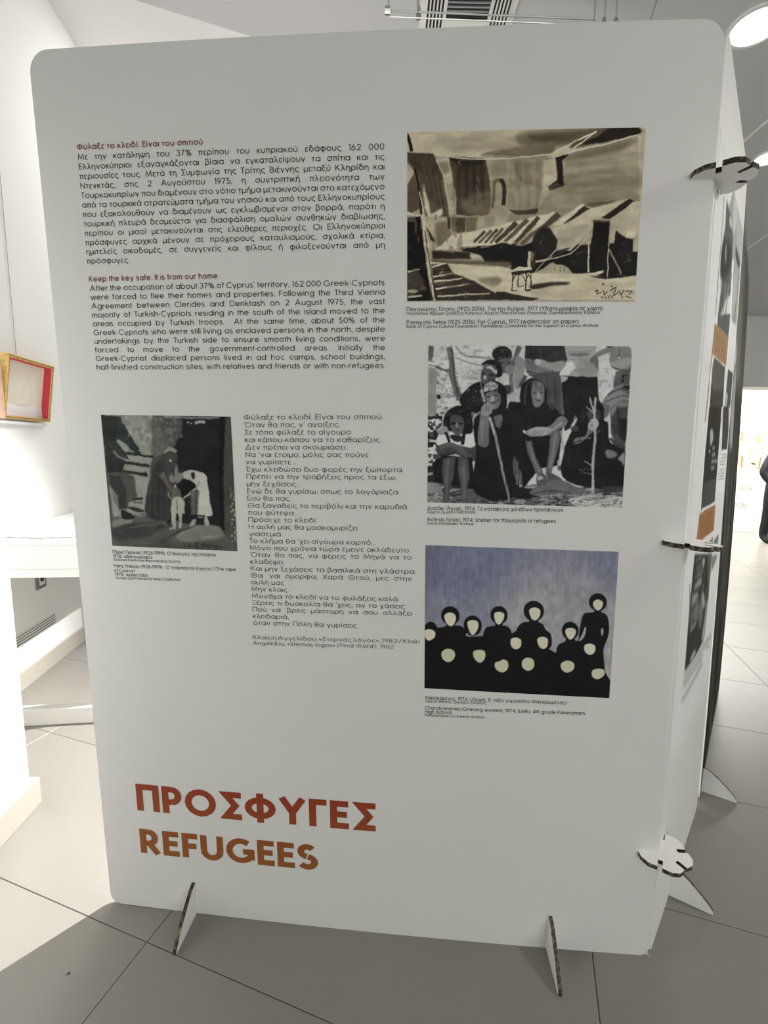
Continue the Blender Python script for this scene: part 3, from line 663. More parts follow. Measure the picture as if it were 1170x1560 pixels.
cap([('Χαροκαμένες, 1974, (Λευκή, δ\' τάξη γυμνασίου Φανερωμένης)', .987, .761, 1.370, .769, .0145), ('Αρχείο Εθνικής Τραπέζης Ελλάδος', .987, .752, 1.155, .756, .0108), ('Charokamenes (Grieving women), 1974, (Lefki, 4th grade Faneromeni', .987, .731, 1.421, .741, .0145), ('High School)', .987, .719, 1.063, .721, .0145), ('National Bank of Greece Archive', .987, .710, 1.151, .714, .0108)])
cap([('Πάρις Πρέκας (1926-1999). Ο Βιασμός της Κύπρου', .108, 1.136, .412, 1.141, .0138), ('1978. υδατογραφία.', .108, 1.124, .228, 1.126, .0138), ('Συλλογή Κώστα και Φραντσέσκας Σερέζη', .108, 1.115, .306, 1.118, .0106),
     ("Paris Prekas (1926-1999). 'O Viasmos tis Kyprou' ('The rape", .108, 1.096, .467, 1.102, .0138), ("of Cyprus')", .108, 1.083, .172, 1.084, .0138), ('1978. watercolor.', .110, 1.071, .212, 1.073, .0138), ('Costas and Francesca Serezi Collection', .110, 1.062, .305, 1.066, .0106)])

# big two-line title, cut letters with a printed red-to-ochre tone
def title_material():
    m = bpy.data.materials.new('title_ink'); m.use_nodes = True; nt = m.node_tree; b = nt.nodes['Principled BSDF']; b.inputs['Roughness'].default_value = .55
    tc = nt.nodes.new('ShaderNodeTexCoord'); sp_ = nt.nodes.new('ShaderNodeSeparateXYZ'); mr = nt.nodes.new('ShaderNodeMapRange'); r = nt.nodes.new('ShaderNodeValToRGB')
    mr.inputs['From Min'].default_value = .19; mr.inputs['From Max'].default_value = .43
    nt.links.new(tc.outputs['Object'], sp_.inputs[0]); nt.links.new(sp_.outputs['Z'], mr.inputs['Value']); nt.links.new(mr.outputs[0], r.inputs[0])
    r.color_ramp.elements[0].color = (*L3(126, 76, 32, 1.55), 1); r.color_ramp.elements[1].color = (*L3(128, 46, 20, 1.5), 1)
    nt.links.new(r.outputs[0], b.inputs['Base Color']); return m
MT = title_material()
TG = dict(GL)
GL.update({'Σ': 'L .44 .65 .09 .65 .30 .37 .09 .07 .44 .07', 'Φ': 'A .33 .36 .27 .21 0 360;L .33 .75 .33 -.03', 'Ο': 'A .33 .36 .28 .29 0 360', 'Ρ': 'L .05 0 .05 .65 .2 .65;A .2 .48 .15 .17 90 -90;L .2 .31 .05 .31', 'Π': 'L .05 0 .05 .65 .43 .65 .43 0', 'Γ': 'L .36 .65 .05 .65 .05 0', 'Ε': 'L .37 .65 .05 .65 .05 .07 .38 .07;L .05 .37 .34 .37', 'Υ': 'L .02 .7 .25 .32 .48 .7;L .25 .36 .25 0',
 'R': 'L .05 0 .05 .65 .2 .65;A .2 .48 .15 .17 90 -90;L .2 .31 .05 .31;L .18 .34 .41 0', 'E': 'L .37 .65 .05 .65 .05 .07 .38 .07;L .05 .37 .34 .37', 'F': 'L .36 .65 .05 .65 .05 0;L .05 .35 .33 .35', 'U': 'L .05 .72 .05 .27;A .25 .27 .2 .21 180 360;L .45 .27 .45 .72', 'G': 'A .33 .36 .28 .29 50 330;L .58 .1 .58 .34 .38 .34', 'S': 'A .22 .51 .15 .145 35 265;A .22 .21 .17 .15 85 -150'})
_GC.clear()
t = Text(P1, .0008); t.line('ΠΡΟΣΦΥΓΕΣ', .112, .337, .852, .341, .122, .155, sb=.035); t.build('greek_title', panel, MT)
t = Text(P1, .0008); t.line('REFUGEES', .112, .192, .678, .196, .113, .158, sb=.035); t.build('english_title', panel, MT)
GL.update(TG); _GC.clear()
# brown lettering on the far plinth
mb = Text(lambda u, v, o: np.array(pb)+u[:, None]*np.array(pd)+v[:, None]*PZ+o[:, None]*np.array(pn), .004)
PLF = mb.fn
for args in (('ΤΗΣΗ-', -.02, .79, .235, .80, .115, .09), ('TION-', -.07, .47, .19, .48, .115, .09), ('T', -.085, .36, -.03, .36, .08, .12)):
    mb = Text(PLF, .004); mb.line(*args); mb.build('lettering', pc, mat('ink_ochre', (0.35, 0.22, 0.10), .6))
# ------------------------------------------------------------------ printed pictures, painted stroke by stroke into colour attributes
PK = 1.98     # print tone -> reflectance (the board reads about 0.47 of its own white in this light)
def blur(a, r):
    r = int(round(r))
    if r < 1: return a
    for _ in range(2):
        for ax in (0, 1):
            p = [(0, 0)]*a.ndim; p[ax] = (r+1, r); c = np.cumsum(np.pad(a, p, mode='edge'), axis=ax)
            n = a.shape[ax]
            a = (np.take(c, np.arange(2*r+1, n+2*r+1), axis=ax)-np.take(c, np.arange(0, n), axis=ax))/(2*r+1)
    return a
def vnoise(h, w, sx, sy, seed):
    g = np.random.default_rng(seed).random((int(h/sy)+3, int(w/sx)+3))
    y = np.arange(h)/sy; x = np.arange(w)/sx; yi = y.astype(int); xi = x.astype(int); fy = y-yi; fx = x-xi
    fy = (fy*fy*(3-2*fy))[:, None]; fx = (fx*fx*(3-2*fx))[None, :]
    A = g[yi][:, xi]; B = g[yi][:, xi+1]; C = g[yi+1][:, xi]; D = g[yi+1][:, xi+1]
    return (A*(1-fx)+B*fx)*(1-fy)+(C*(1-fx)+D*fx)*fy
def homog(src):
    dst = [(0, 0), (1, 0), (1, 1), (0, 1)]; A = []; b = []
    for (x, y), (u, v) in zip(src, dst):
        A += [[x, y, 1, 0, 0, 0, -u*x, -u*y], [0, 0, 0, x, y, 1, -v*x, -v*y]]; b += [u, v]
    return np.append(np.linalg.solve(np.array(A, float), np.array(b, float)), 1).reshape(3, 3)
def spline(p, closed=True, n=5):
    p = np.array(p, float).reshape(-1, 2); m_ = len(p); out = []
    for i in range(m_ if closed else m_-1):
        a, b, c, d = (p[(i-1) % m_], p[i], p[(i+1) % m_], p[(i+2) % m_]) if closed else (p[max(i-1, 0)], p[i], p[i+1], p[min(i+2, m_-1)])
        for k in range(n):
            t = k/n; out.append(.5*((2*b)+(c-a)*t+(2*a-5*b+4*c-d)*t*t+(3*b-a-3*c+d)*t**3))
    if not closed: out.append(p[-1])
    return np.array(out)
class Pic:
    def __init__(s, quad, w, h, bg):
        s.H = homog(quad); s.w, s.h = w, h; s.W2, s.H2 = w*2, h*2
        s.im = np.zeros((s.H2, s.W2, 3)); s.im[:] = s.col(bg); s.fr(0, 0, 1)
    def col(s, c): return np.array([c, c, c] if np.isscalar(c) else c, float)
    def fr(s, x0, y0, k): s.x0, s.y0, s.k = x0, y0, k; s.px = None; return s
    def tr(s, p):
        p = np.array(p, float).reshape(-1, 2); X = s.x0+p[:, 0]/s.k; Y = s.y0+p[:, 1]/s.k
        q = s.H@np.stack([X, Y, np.ones_like(X)]); return np.stack([q[0]/q[2]*s.W2, q[1]/q[2]*s.H2], -1)
    def unit(s): q = s.tr([[500, 400], [510, 400], [500, 410]]); return math.sqrt(np.linalg.norm(q[1]-q[0])*np.linalg.norm(q[2]-q[0]))/10
    def fill(s, q, c, soft, al, mod=None):
        pad = int(soft*3)+2; x0 = max(0, int(q[:, 0].min())-pad); x1 = min(s.W2, int(q[:, 0].max())+pad+1); y0 = max(0, int(q[:, 1].min())-pad); y1 = min(s.H2, int(q[:, 1].max())+pad+1)
        if x1 <= x0 or y1 <= y0: return
        ys = np.arange(y0, y1)+.5; xs = np.arange(x0, x1)+.5; m_ = np.zeros((y1-y0, x1-x0), np.int8)
        for (ax, ay), (bx, by) in zip(q, np.roll(q, -1, 0)):
            if ay == by: continue
            lo, hi = (ay, by) if ay < by else (by, ay); r = (ys >= lo) & (ys < hi)
            if not r.any(): continue
            xc = ax+(ys[r]-ay)*(bx-ax)/(by-ay); m_[r] ^= (xs[None, :] < xc[:, None]).astype(np.int8)
        f = m_.astype(float)
        if soft > 0: f = blur(f, soft)
        f = (f*al)[..., None]
        if mod is not None: f = f*mod[y0:y1, x0:x1, None]
        s.im[y0:y1, x0:x1] = s.im[y0:y1, x0:x1]*(1-f)+s.col(c)*f
    def P(s, p, c, soft=0, al=1, mod=None): s.fill(s.tr(p), c, soft*s.unit(), al, mod)
    def C(s, p, c, soft=0, al=1, mod=None): s.fill(s.tr(spline(p)), c, soft*s.unit(), al, mod)
    def E(s, cx, cy, rx, ry, c, rot=0, soft=0, al=1):
        t = np.linspace(0, 2*np.pi, 25)[:-1]; a = math.radians(rot); x = rx*np.cos(t); y = ry*np.sin(t)
        s.P(np.stack([cx+x*math.cos(a)-y*math.sin(a), cy+x*math.sin(a)+y*math.cos(a)], -1), c, soft, al)
    def S(s, p, w, c, soft=0, al=1, w1=None, curve=True):
        p = spline(p, False) if curve and len(p) > 4 else np.array(p, float).reshape(-1, 2)
        w1 = w if w1 is None else w1; n = len(p); ww = np.linspace(w, w1, n)/2
        d = np.gradient(p, axis=0) if n > 2 else np.repeat((p[1]-p[0])[None], n, 0)
        nn_ = np.stack([-d[:, 1], d[:, 0]], -1); nn_ /= np.linalg.norm(nn_, axis=1, keepdims=True)+1e-9
        s.P(np.concatenate([p+nn_*ww[:, None], (p-nn_*ww[:, None])[::-1]]), c, soft, al)
    def N(s, p, c, sx, sy, thr, seed, al=1, soft=0, sharp=8):
        """mottled patch: noise-thresholded paint inside a polygon"""
        m_ = np.clip((vnoise(s.H2, s.W2, sx, sy, seed)-thr)*sharp, 0, 1); s.P(p, c, soft, al, m_)
    def finish(s, grain=4, post=0, warp=0):
        if warp:   # hand-made edges: wobble the paint a little at two scales
            dx = (vnoise(s.H2, s.W2, 22, 22, 81)-.5)*warp*3+(vnoise(s.H2, s.W2, 7, 7, 82)-.5)*warp*1.6; dy = (vnoise(s.H2, s.W2, 22, 22, 83)-.5)*warp*3+(vnoise(s.H2, s.W2, 7, 7, 84)-.5)*warp*1.6
            yy, xx = np.mgrid[0:s.H2, 0:s.W2]; s.im = s.im[np.clip((yy+dy).astype(int), 0, s.H2-1), np.clip((xx+dx).astype(int), 0, s.W2-1)]
        if post: s.im = blur(s.im, post)
        s.im += ((vnoise(s.H2, s.W2, 5, 5, 1)-.5)*grain+(vnoise(s.H2, s.W2, 40, 30, 2)-.5)*grain*1.5)[..., None]
        return s.im.reshape(s.h, 2, s.w, 2, 3).mean((1, 3)).clip(0, 255)
def picture(name, pic, fn, u0, u1, v0, v1, root, rough=.5, k=PK, off=.0005, grain=4, post=0, gam=1.0, warp=0):
    im = (pic.finish(grain, post, warp)/255.0)/.68; im = np.clip(im, 0, None)**gam*.68; im = im*(1-.28)+im.mean(-1, keepdims=True)*.28; l_ = np.where(im <= .04045, im/12.92, ((im+.055)/1.055)**2.4)*k
    l_ = np.clip(l_, 0, .9)[::-1]; h, w = l_.shape[:2]
    U, V_ = np.meshgrid(np.linspace(u0, u1, w), np.linspace(v0, v1, h)); Pt = fn(U.ravel(), V_.ravel(), np.full(U.size, off))
    i = (np.arange(h-1)[:, None]*w+np.arange(w-1)[None, :]).ravel(); q = np.stack([i, i+1, i+w+1, i+w], -1)
    me = bpy.data.meshes.new(name); me.vertices.add(h*w); me.vertices.foreach_set('co', Pt.ravel().astype(np.float32))
    me.loops.add(q.size); me.loops.foreach_set('vertex_index', q.ravel().astype(np.int32)); me.polygons.add(len(q)); me.polygons.foreach_set('loop_start', (np.arange(len(q))*4).astype(np.int32))
    me.update(calc_edges=True)
    ca = me.color_attributes.new('ink', 'FLOAT_COLOR', 'POINT'); ca.data.foreach_set('color', np.concatenate([l_.reshape(-1, 3), np.ones((h*w, 1))], 1).ravel().astype(np.float32))
    m = MATS.get('print_%.2f' % rough)
    if m is None:
        m = bpy.data.materials.new('printed_ink'); m.use_nodes = True; nt = m.node_tree; b = nt.nodes['Principled BSDF']; b.inputs['Roughness'].default_value = rough; b.inputs['Specular IOR Level'].default_value = .08 if rough > .8 else .16
        at = nt.nodes.new('ShaderNodeAttribute'); at.attribute_name = 'ink'; nt.links.new(at.outputs['Color'], b.inputs['Base Color']); MATS['print_%.2f' % rough] = m
    return put(name, me, root, [m])

# --- sepia watercolour of washing lines, tents and a chair
p = Pic([(622, 205), (983, 192), (967, 460), (619, 459)], 400, 290, (150, 142, 116))
LT, MD, BR_, DK, BK = (182, 174, 148), (132, 122, 97), (98, 86, 64), (62, 54, 40), (27, 24, 20)
p.fr(600, 180, 2.925)
p.P([55, 60, 1120, 30, 1115, 200, 700, 175, 560, 170, 240, 180, 50, 160], (172, 163, 136))
p.C([130, 110, 350, 75, 600, 65, 560, 95, 330, 115, 170, 130], (146, 137, 110), 12, .6)
p.C([230, 135, 420, 105, 600, 95, 600, 130, 420, 150, 260, 155], (140, 130, 104), 10, .7)
p.C([560, 70, 760, 48, 900, 40, 900, 60, 800, 105, 700, 135, 560, 125], (110, 100, 78), 8, .95)
p.C([600, 80, 840, 55, 890, 52, 780, 100, 640, 110], (74, 64, 48), 8, .75)
p.C([380, 168, 560, 130, 700, 120, 690, 160, 560, 172], (104, 94, 72), 4, .9)
p.C([900, 45, 1085, 38, 1092, 62, 1000, 85, 900, 112, 780, 135, 800, 100], (90, 80, 60), 4)
p.C([960, 42, 1080, 36, 1090, 66, 1020, 84, 880, 112, 820, 112, 900, 80], (38, 32, 24), 3)
p.S([55, 60, 70, 100, 82, 155], 14, BK)
p.P([1095, 60, 1118, 35, 1090, 800, 1072, 800], (158, 149, 124))
# big sheet on the right
p.P([720, 165, 900, 120, 1085, 70, 1090, 370, 1040, 355, 900, 385, 830, 375, 730, 430, 640, 470, 500, 460, 520, 400, 640, 400, 700, 310, 745, 300, 755, 200], (134, 127, 102), 2)
p.C([770, 165, 900, 130, 1060, 90, 1050, 130, 900, 165, 780, 190], (106, 98, 76), 8, .8)
p.C([760, 215, 860, 190, 1000, 150, 1040, 140, 900, 220, 760, 240], (150, 142, 116), 8, .7)
p.C([760, 260, 900, 250, 1080, 220, 1085, 320, 900, 340, 700, 350], (124, 117, 92), 12, .9)
p.C([1000, 170, 1085, 100, 1090, 200, 1000, 230], (160, 152, 126), 10, .7)
p.C([700, 380, 840, 350, 1000, 345, 880, 375, 740, 420, 680, 430], (112, 104, 80), 8, .7)
p.P([640, 420, 700, 330, 830, 340, 840, 380, 740, 430], (142, 134, 108), 10, .7)
# garments
p.P([50, 160, 175, 165, 205, 215, 235, 300, 255, 500, 235, 500, 180, 540, 150, 480, 130, 400, 60, 430], (92, 82, 62), 1)
p.P([62, 160, 175, 165, 200, 215, 220, 280, 150, 270, 100, 235, 70, 200], (66, 56, 41), 3)
p.P([100, 240, 200, 270, 235, 380, 245, 490, 200, 400, 130, 330], (76, 66, 50), 5, .9)
p.P([60, 200, 92, 240, 70, 330, 60, 310], (158, 149, 124), 1)
p.P([62, 300, 85, 260, 110, 300, 115, 400, 65, 435], (84, 74, 55), 2)
p.P([130, 290, 148, 350, 165, 430, 215, 405, 222, 440, 165, 475, 135, 400], LT, 3)
p.P([165, 475, 218, 405, 235, 500, 185, 545], (84, 74, 56), 3)
p.P([160, 430, 215, 405, 215, 430, 170, 455], LT, 2)
p.P([185, 190, 240, 185, 262, 300, 275, 380, 248, 480, 240, 400, 215, 250], (163, 154, 128), 1)
p.P([195, 195, 240, 195, 245, 240, 225, 260], (128, 118, 93), 3)
p.P([232, 290, 268, 290, 270, 370, 245, 370], (140, 131, 105), 4)
p.P([245, 175, 405, 185, 415, 240, 425, 300, 425, 380, 415, 430, 330, 440, 275, 430, 275, 360, 262, 280], (74, 64, 47), 1)
p.P([245, 176, 300, 195, 400, 190, 405, 210, 300, 215, 255, 195], (38, 32, 24), 2)
p.C([280, 230, 330, 205, 400, 220, 400, 330, 350, 350, 290, 340], (58, 49, 36), 10, .9)
p.C([300, 370, 420, 330, 425, 420, 330, 430], (108, 97, 74), 8, .8)
for a_ in ([285, 195, 300, 215], [368, 265, 385, 300], [362, 300, 372, 350], [395, 200, 398, 210]): p.S(a_, 5, (140, 130, 104), 1, w1=1)
p.P([405, 185, 520, 185, 510, 290, 500, 400, 490, 490, 430, 440, 425, 300], (146, 137, 111), 2)
p.P([430, 190, 500, 185, 500, 260, 430, 265], (128, 119, 94), 6, .9)
p.S([436, 400, 440, 330, 445, 290, 462, 275, 478, 290], 13, (98, 88, 66), 2)
p.S([470, 275, 485, 300, 487, 350, 482, 388], 17, (50, 43, 32), 1.5)
p.P([515, 180, 660, 170, 700, 175, 660, 300, 635, 400, 560, 410, 500, 400, 505, 280], (132, 124, 99), 2)
p.C([530, 200, 580, 190, 600, 260, 650, 280, 640, 320, 560, 290], (116, 107, 84), 6, .8)
p.S([535, 200, 560, 270, 640, 300], 8, (100, 91, 70), 3, .7)
p.C([540, 330, 620, 300, 630, 380, 550, 390], (146, 138, 112), 8, .7)
p.P([660, 190, 715, 175, 722, 280, 685, 310, 655, 330], (164, 155, 129), 2)
p.P([505, 405, 560, 412, 635, 400, 630, 425, 540, 430], (66, 58, 43), 1)
p.P([715, 175, 765, 155, 770, 165, 745, 190, 750, 300, 690, 318, 680, 305, 722, 275], (34, 29, 22), 1)
p.P([690, 318, 680, 305, 720, 285, 740, 298], (72, 63, 47), 1)
p.S([240, 176, 330, 186, 480, 184, 600, 172, 700, 158], 4, (190, 182, 156))
p.S([700, 158, 790, 110, 892, 60], 6, (186, 178, 150)); p.S([790, 138, 840, 100, 895, 55], 6, (186, 178, 150)); p.S([720, 172, 800, 146, 940, 112, 1090, 66], 5, (184, 176, 150))
# lower small garments, far row of tents
p.P([60, 420, 130, 440, 165, 580, 60, 600], LT, 1)
p.P([130, 440, 500, 440, 470, 500, 300, 570, 160, 590], (160, 152, 126), 2)
p.P([180, 470, 230, 460, 255, 510, 245, 575, 190, 575], (116, 106, 82), 5)
p.P([140, 480, 180, 545, 175, 555, 160, 540], (50, 43, 32), 1); p.P([235, 440, 250, 440, 248, 500, 236, 490], (60, 52, 39), 1)
p.P([255, 440, 315, 445, 312, 505, 285, 512, 255, 500], (80, 70, 52), 2)
p.P([315, 445, 370, 440, 355, 520, 340, 565, 315, 560], (112, 102, 79), 4)
p.P([395, 430, 445, 425, 445, 480, 400, 480], (140, 131, 105), 3)
p.P([255, 520, 420, 490, 640, 430, 740, 420, 600, 500, 540, 560, 300, 575, 180, 590], LT, 1)
for i, a_ in enumerate(([350, 552, 400, 505], [372, 555, 430, 500], [400, 555, 455, 495], [425, 555, 480, 490], [448, 553, 540, 465], [488, 550, 590, 450], [525, 565, 640, 440], [560, 562, 655, 470])):
    p.S(a_, 9 if i < 4 else 15, (96, 86, 64) if i % 2 else (72, 63, 47), .8, w1=13 if i < 4 else 22)
p.P([640, 470, 720, 418, 740, 435, 660, 500], (78, 68, 51), 1); p.P([720, 470, 830, 385, 868, 400, 760, 468], (44, 38, 28), 1)
p.P([640, 450, 700, 415, 715, 420, 650, 480, 600, 510], LT, 1); p.P([700, 475, 830, 378, 845, 385, 740, 475], LT, 1)
p.P([840, 385, 870, 372, 990, 365, 975, 375, 880, 395], (92, 82, 62), 2)
p.P([760, 465, 870, 400, 1045, 355, 930, 440, 700, 490], (170, 161, 135), 2); p.P([920, 440, 1045, 355, 1075, 365, 955, 445], (40, 34, 26), 1)
# dark interior masses
p.P([290, 575, 430, 565, 480, 555, 560, 570, 610, 550, 650, 490, 690, 490, 720, 520, 720, 560, 870, 560, 890, 450, 1088, 560, 1082, 700, 950, 715, 870, 690, 780, 690, 700, 640, 620, 690, 500, 680, 520, 655, 400, 640, 380, 610, 300, 590], BK, 1)
p.C([610, 550, 640, 495, 690, 490, 722, 530, 715, 590, 640, 610], (40, 36, 29), 3)
p.P([165, 590, 330, 595, 340, 625, 170, 628], (46, 40, 31), 3); p.P([330, 612, 360, 608, 385, 620, 350, 628], (170, 161, 136), 1)
p.P([160, 628, 520, 640, 505, 665, 380, 650, 170, 650], (96, 87, 66), 4)
p.P([690, 490, 870, 450, 880, 480, 820, 550, 780, 590, 715, 585, 722, 540], (168, 160, 134), 1)
p.C([720, 500, 800, 480, 860, 465, 800, 540, 740, 560], (150, 142, 116), 8, .8)
p.S([880, 470, 840, 545, 780, 600, 700, 625, 620, 640], 5, (170, 162, 136)); p.S([620, 635, 690, 622, 700, 600, 720, 578], 4, (160, 152, 128)); p.S([722, 582, 660, 640, 618, 690], 4, (150, 142, 118))
p.P([722, 588, 780, 575, 730, 610, 700, 615], (54, 47, 36), 1)
p.P([885, 450, 957, 455, 945, 690, 870, 685], (20, 19, 17)); p.P([880, 450, 958, 453, 957, 460, 882, 458], (80, 70, 52))
p.S([862, 545, 860, 685], 5, (172, 164, 138), w1=8); p.S([952, 555, 947, 715], 5, (166, 158, 132)); p.S([955, 580, 1010, 690], 5, (140, 131, 108), w1=8)
p.P([958, 460, 1100, 440, 1088, 590, 1062, 590, 1065, 530, 1030, 535, 985, 500, 980, 555, 950, 555], (162, 153, 128), 1)
p.P([985, 495, 1035, 530, 1065, 535, 1060, 600, 1000, 600, 980, 560], BK, 1); p.P([1035, 500, 1075, 500, 1068, 530, 1030, 530], LT, 1)
p.P([1060, 370, 1098, 360, 1090, 450, 960, 465, 960, 448], (168, 160, 134), 1)
# sand and floor
p.P([160, 640, 500, 665, 560, 690, 870, 690, 950, 715, 1080, 700, 1078, 806, 55, 812, 60, 660], (176, 168, 140), 1)
p.C([380, 710, 460, 705, 465, 740, 420, 745, 370, 725], (116, 106, 82), 5, .8); p.C([600, 750, 740, 730, 1000, 740, 1070, 800, 700, 800], (166, 157, 130), 12, .8)
p.P([685, 655, 740, 650, 770, 665, 790, 690, 700, 688], (160, 152, 126), 1)
for x in (712, 735, 752): p.S([x, 655, x, 682], 3, (96, 86, 66))
p.P([160, 650, 235, 648, 260, 690, 340, 720, 450, 780, 640, 808, 160, 812], (54, 47, 37), 1)
for a_ in ([165, 662, 230, 645], [170, 705, 260, 690], [175, 728, 300, 712], [180, 760, 330, 738], [190, 793, 420, 778], [200, 690, 215, 682]): p.S(a_, 9, LT, 1, w1=5)
p.C([450, 770, 560, 790, 640, 806, 500, 808], (44, 38, 30), 1)
p.P([55, 445, 120, 440, 140, 640, 165, 812, 55, 812], (20, 18, 15), 1); p.P([57, 680, 100, 672, 130, 720, 135, 760, 57, 812], (66, 57, 44), 2)
p.E(80, 770, 24, 8, (150, 142, 116), 0, 1); p.S([60, 685, 110, 670], 6, (160, 152, 126)); p.S([60, 795, 120, 790], 8, (166, 158, 132))
p.S([95, 230, 115, 330, 122, 430], 10, (34, 29, 22)); p.S([115, 330, 130, 410, 140, 470], 5, LT, 0)
p.S([128, 440, 140, 560, 160, 680, 175, 812], 12, (174, 166, 140)); p.S([138, 500, 152, 620, 182, 812], 4, (40, 34, 26))
# the chair
p.P([592, 590, 625, 588, 622, 660, 588, 668], (60, 52, 40)); p.P([590, 595, 604, 592, 600, 660, 588, 662], (172, 164, 138)); p.P([605, 600, 614, 600, 612, 635, 604, 636], (120, 110, 88))
p.P([515, 680, 545, 662, 600, 660, 610, 672, 530, 690], LT); p.P([515, 684, 612, 672, 612, 684, 518, 698], (44, 37, 28))
for a_ in ([522, 695, 520, 766], [548, 692, 543, 750], [582, 686, 580, 768], [604, 684, 602, 745]): p.S(a_, 5, (30, 26, 20))
p.S([522, 720, 535, 698, 550, 695, 565, 700, 578, 725], 4, (40, 34, 26)); p.S([583, 715, 592, 695, 603, 712], 4, (40, 34, 26)); p.S([520, 766, 540, 766], 4, (40, 34, 26)); p.S([545, 750, 575, 745], 3, (60, 52, 40))
p.C([600, 745, 680, 732, 770, 730, 765, 740, 690, 748, 610, 762], (56, 48, 36), 2); p.E(590, 765, 14, 4, (60, 52, 40))
# signature marks
for a_ in ([890, 772, 905, 765, 898, 785], [905, 780, 920, 772], [930, 765, 935, 785, 948, 772], [960, 770, 985, 752, 975, 790, 995, 775], [1000, 765, 1008, 785, 1020, 765], [1025, 770, 1060, 768, 1045, 785], [920, 792, 930, 800], [935, 790, 945, 804], [950, 788, 958, 804], [962, 788, 972, 802], [1010, 790, 1020, 800], [1030, 790, 1055, 800]): p.S(a_, 4, (44, 38, 30))
p.E(928, 738, 5, 4, (40, 34, 28)); p.E(968, 748, 4, 3, (40, 34, 28)); p.E(985, 754, 6, 2, (40, 34, 28))
for k in range(9): p.S([270+17*k, 215+7*(k % 3), 262+19*k, 400-9*(k % 4)], 9, (50, 42, 31) if k % 2 else (92, 82, 61), 5, .55)
for k in range(7): p.S([130+14*k, 200+14*k, 165+12*k, 330+20*k], 8, (58, 49, 36) if k % 2 else (104, 94, 72), 4, .55)
for k in range(8): p.S([770, 190+24*k, 900, 172+22*k, 1075, 120+30*k], 7, (112, 104, 80) if k % 2 else (152, 144, 118), 5, .45)
for k in range(6): p.S([520+24*k, 190, 528+22*k, 300, 540+18*k, 395], 6, (112, 103, 80) if k % 2 else (156, 148, 122), 4, .5)
for k in range(5): p.S([120+150*k, 72-4*k, 260+150*k, 66-4*k], 9, (150, 141, 114), 5, .5)
for k in range(5): p.S([180+9*k, 480, 176+9*k, 570], 4, (100, 91, 70), 2, .5)
for a_ in ([640, 560, 652, 545], [655, 530, 662, 520], [730, 590, 760, 585], [780, 640, 800, 636], [1010, 560, 1025, 548], [1020, 640, 1060, 628], [1000, 600, 1012, 604], [560, 552, 568, 546], [470, 575, 480, 570], [800, 600, 850, 590], [985, 690, 1030, 700], [1040, 600, 1050, 640]): p.S(a_, 6, (84, 78, 62), 2, .8)
for a_ in ([300, 578, 360, 572], [380, 574, 420, 570], [500, 560, 540, 552], [700, 692, 860, 700], [870, 692, 930, 684]): p.S(a_, 4, (176, 168, 142), 1, .9)
p.P([860, 690, 930, 676, 925, 690, 880, 700], (176, 168, 142), 1); p.P([865, 700, 950, 706, 945, 716, 900, 712], (40, 35, 27), 1)
p.N([60, 430, 300, 430, 300, 600, 60, 600], (120, 110, 86), 10, 26, .62, 91, .6); p.N([60, 640, 300, 650, 400, 800, 60, 812], (96, 86, 66), 30, 7, .7, 92, .6)
p.im *= 1+(vnoise(p.H2, p.W2, 60, 14, 9)[..., None]-.5)*.12+(vnoise(p.H2, p.W2, 16, 10, 10)[..., None]-.5)*.05
picture('picture_print', p, P1, .9375, 1.4815, 1.806, 2.184, panel, grain=6, gam=1.18, warp=1.0)

# --- black and white photograph of seated women in dark headscarves
p = Pic([(654, 527), (963, 527), (948, 770), (650, 767)], 345, 268, 168)
p.fr(630, 515, 3.343)
ALLP = [60, 30, 1120, 30, 1120, 860, 60, 860]
p.P(ALLP, 172)
p.N([60, 30, 560, 30, 560, 420, 60, 420], 130, 16, 9, .58, 11, .6, 0, 4); p.N([60, 180, 260, 180, 260, 420, 60, 420], 100, 9, 7, .6, 12, .6, 0, 4); p.N([80, 420, 150, 420, 130, 640, 60, 640], 60, 8, 8, .45, 13, .9)
p.N([60, 380, 150, 380, 140, 560, 70, 560], 30, 14, 10, .42, 33, .95)
p.P([930, 60, 1105, 40, 1105, 420, 960, 420], 168); p.N([930, 150, 1020, 150, 1020, 330, 930, 330], 140, 10, 14, .6, 14, .7)
p.P([78, 44, 108, 44, 104, 100, 92, 126, 78, 120], 92, 1)
p.S([80, 142, 130, 150, 180, 180], 5, 80); p.S([185, 50, 200, 130, 198, 180, 215, 240, 240, 318], 30, 92, 1, w1=36); p.S([196, 60, 208, 140, 210, 200, 235, 300], 10, 62, 2); p.S([220, 45, 260, 90, 330, 100, 400, 105], 6, 106, 1); p.S([205, 100, 280, 125, 350, 145], 5, 110, 1); p.S([196, 170, 150, 165, 115, 150], 9, 86, 1)
p.P([80, 150, 120, 160, 118, 400, 76, 400], 132, 3); p.E(130, 303, 11, 13, 30)
# ground
p.P([66, 730, 400, 770, 700, 730, 860, 750, 1080, 740, 1080, 860, 60, 860], 92, 2); p.N([66, 760, 1080, 740, 1080, 860, 60, 860], 140, 26, 6, .5, 15, .8); p.N([66, 760, 1080, 740, 1080, 860, 60, 860], 48, 16, 5, .6, 16, .8)
p.C([66, 735, 120, 740, 145, 790, 140, 835, 66, 840], 122, 2); p.C([260, 790, 330, 780, 400, 830, 300, 842], 84, 2); p.C([790, 810, 900, 790, 1065, 795, 1062, 850, 850, 850], 158, 2); p.N([780, 790, 1065, 790, 1065, 850, 780, 850], 110, 14, 5, .6, 17, .8)
p.P([66, 655, 110, 650, 130, 740, 66, 735], 40, 2); p.P([66, 690, 95, 685, 100, 700, 66, 705], 140, 1)
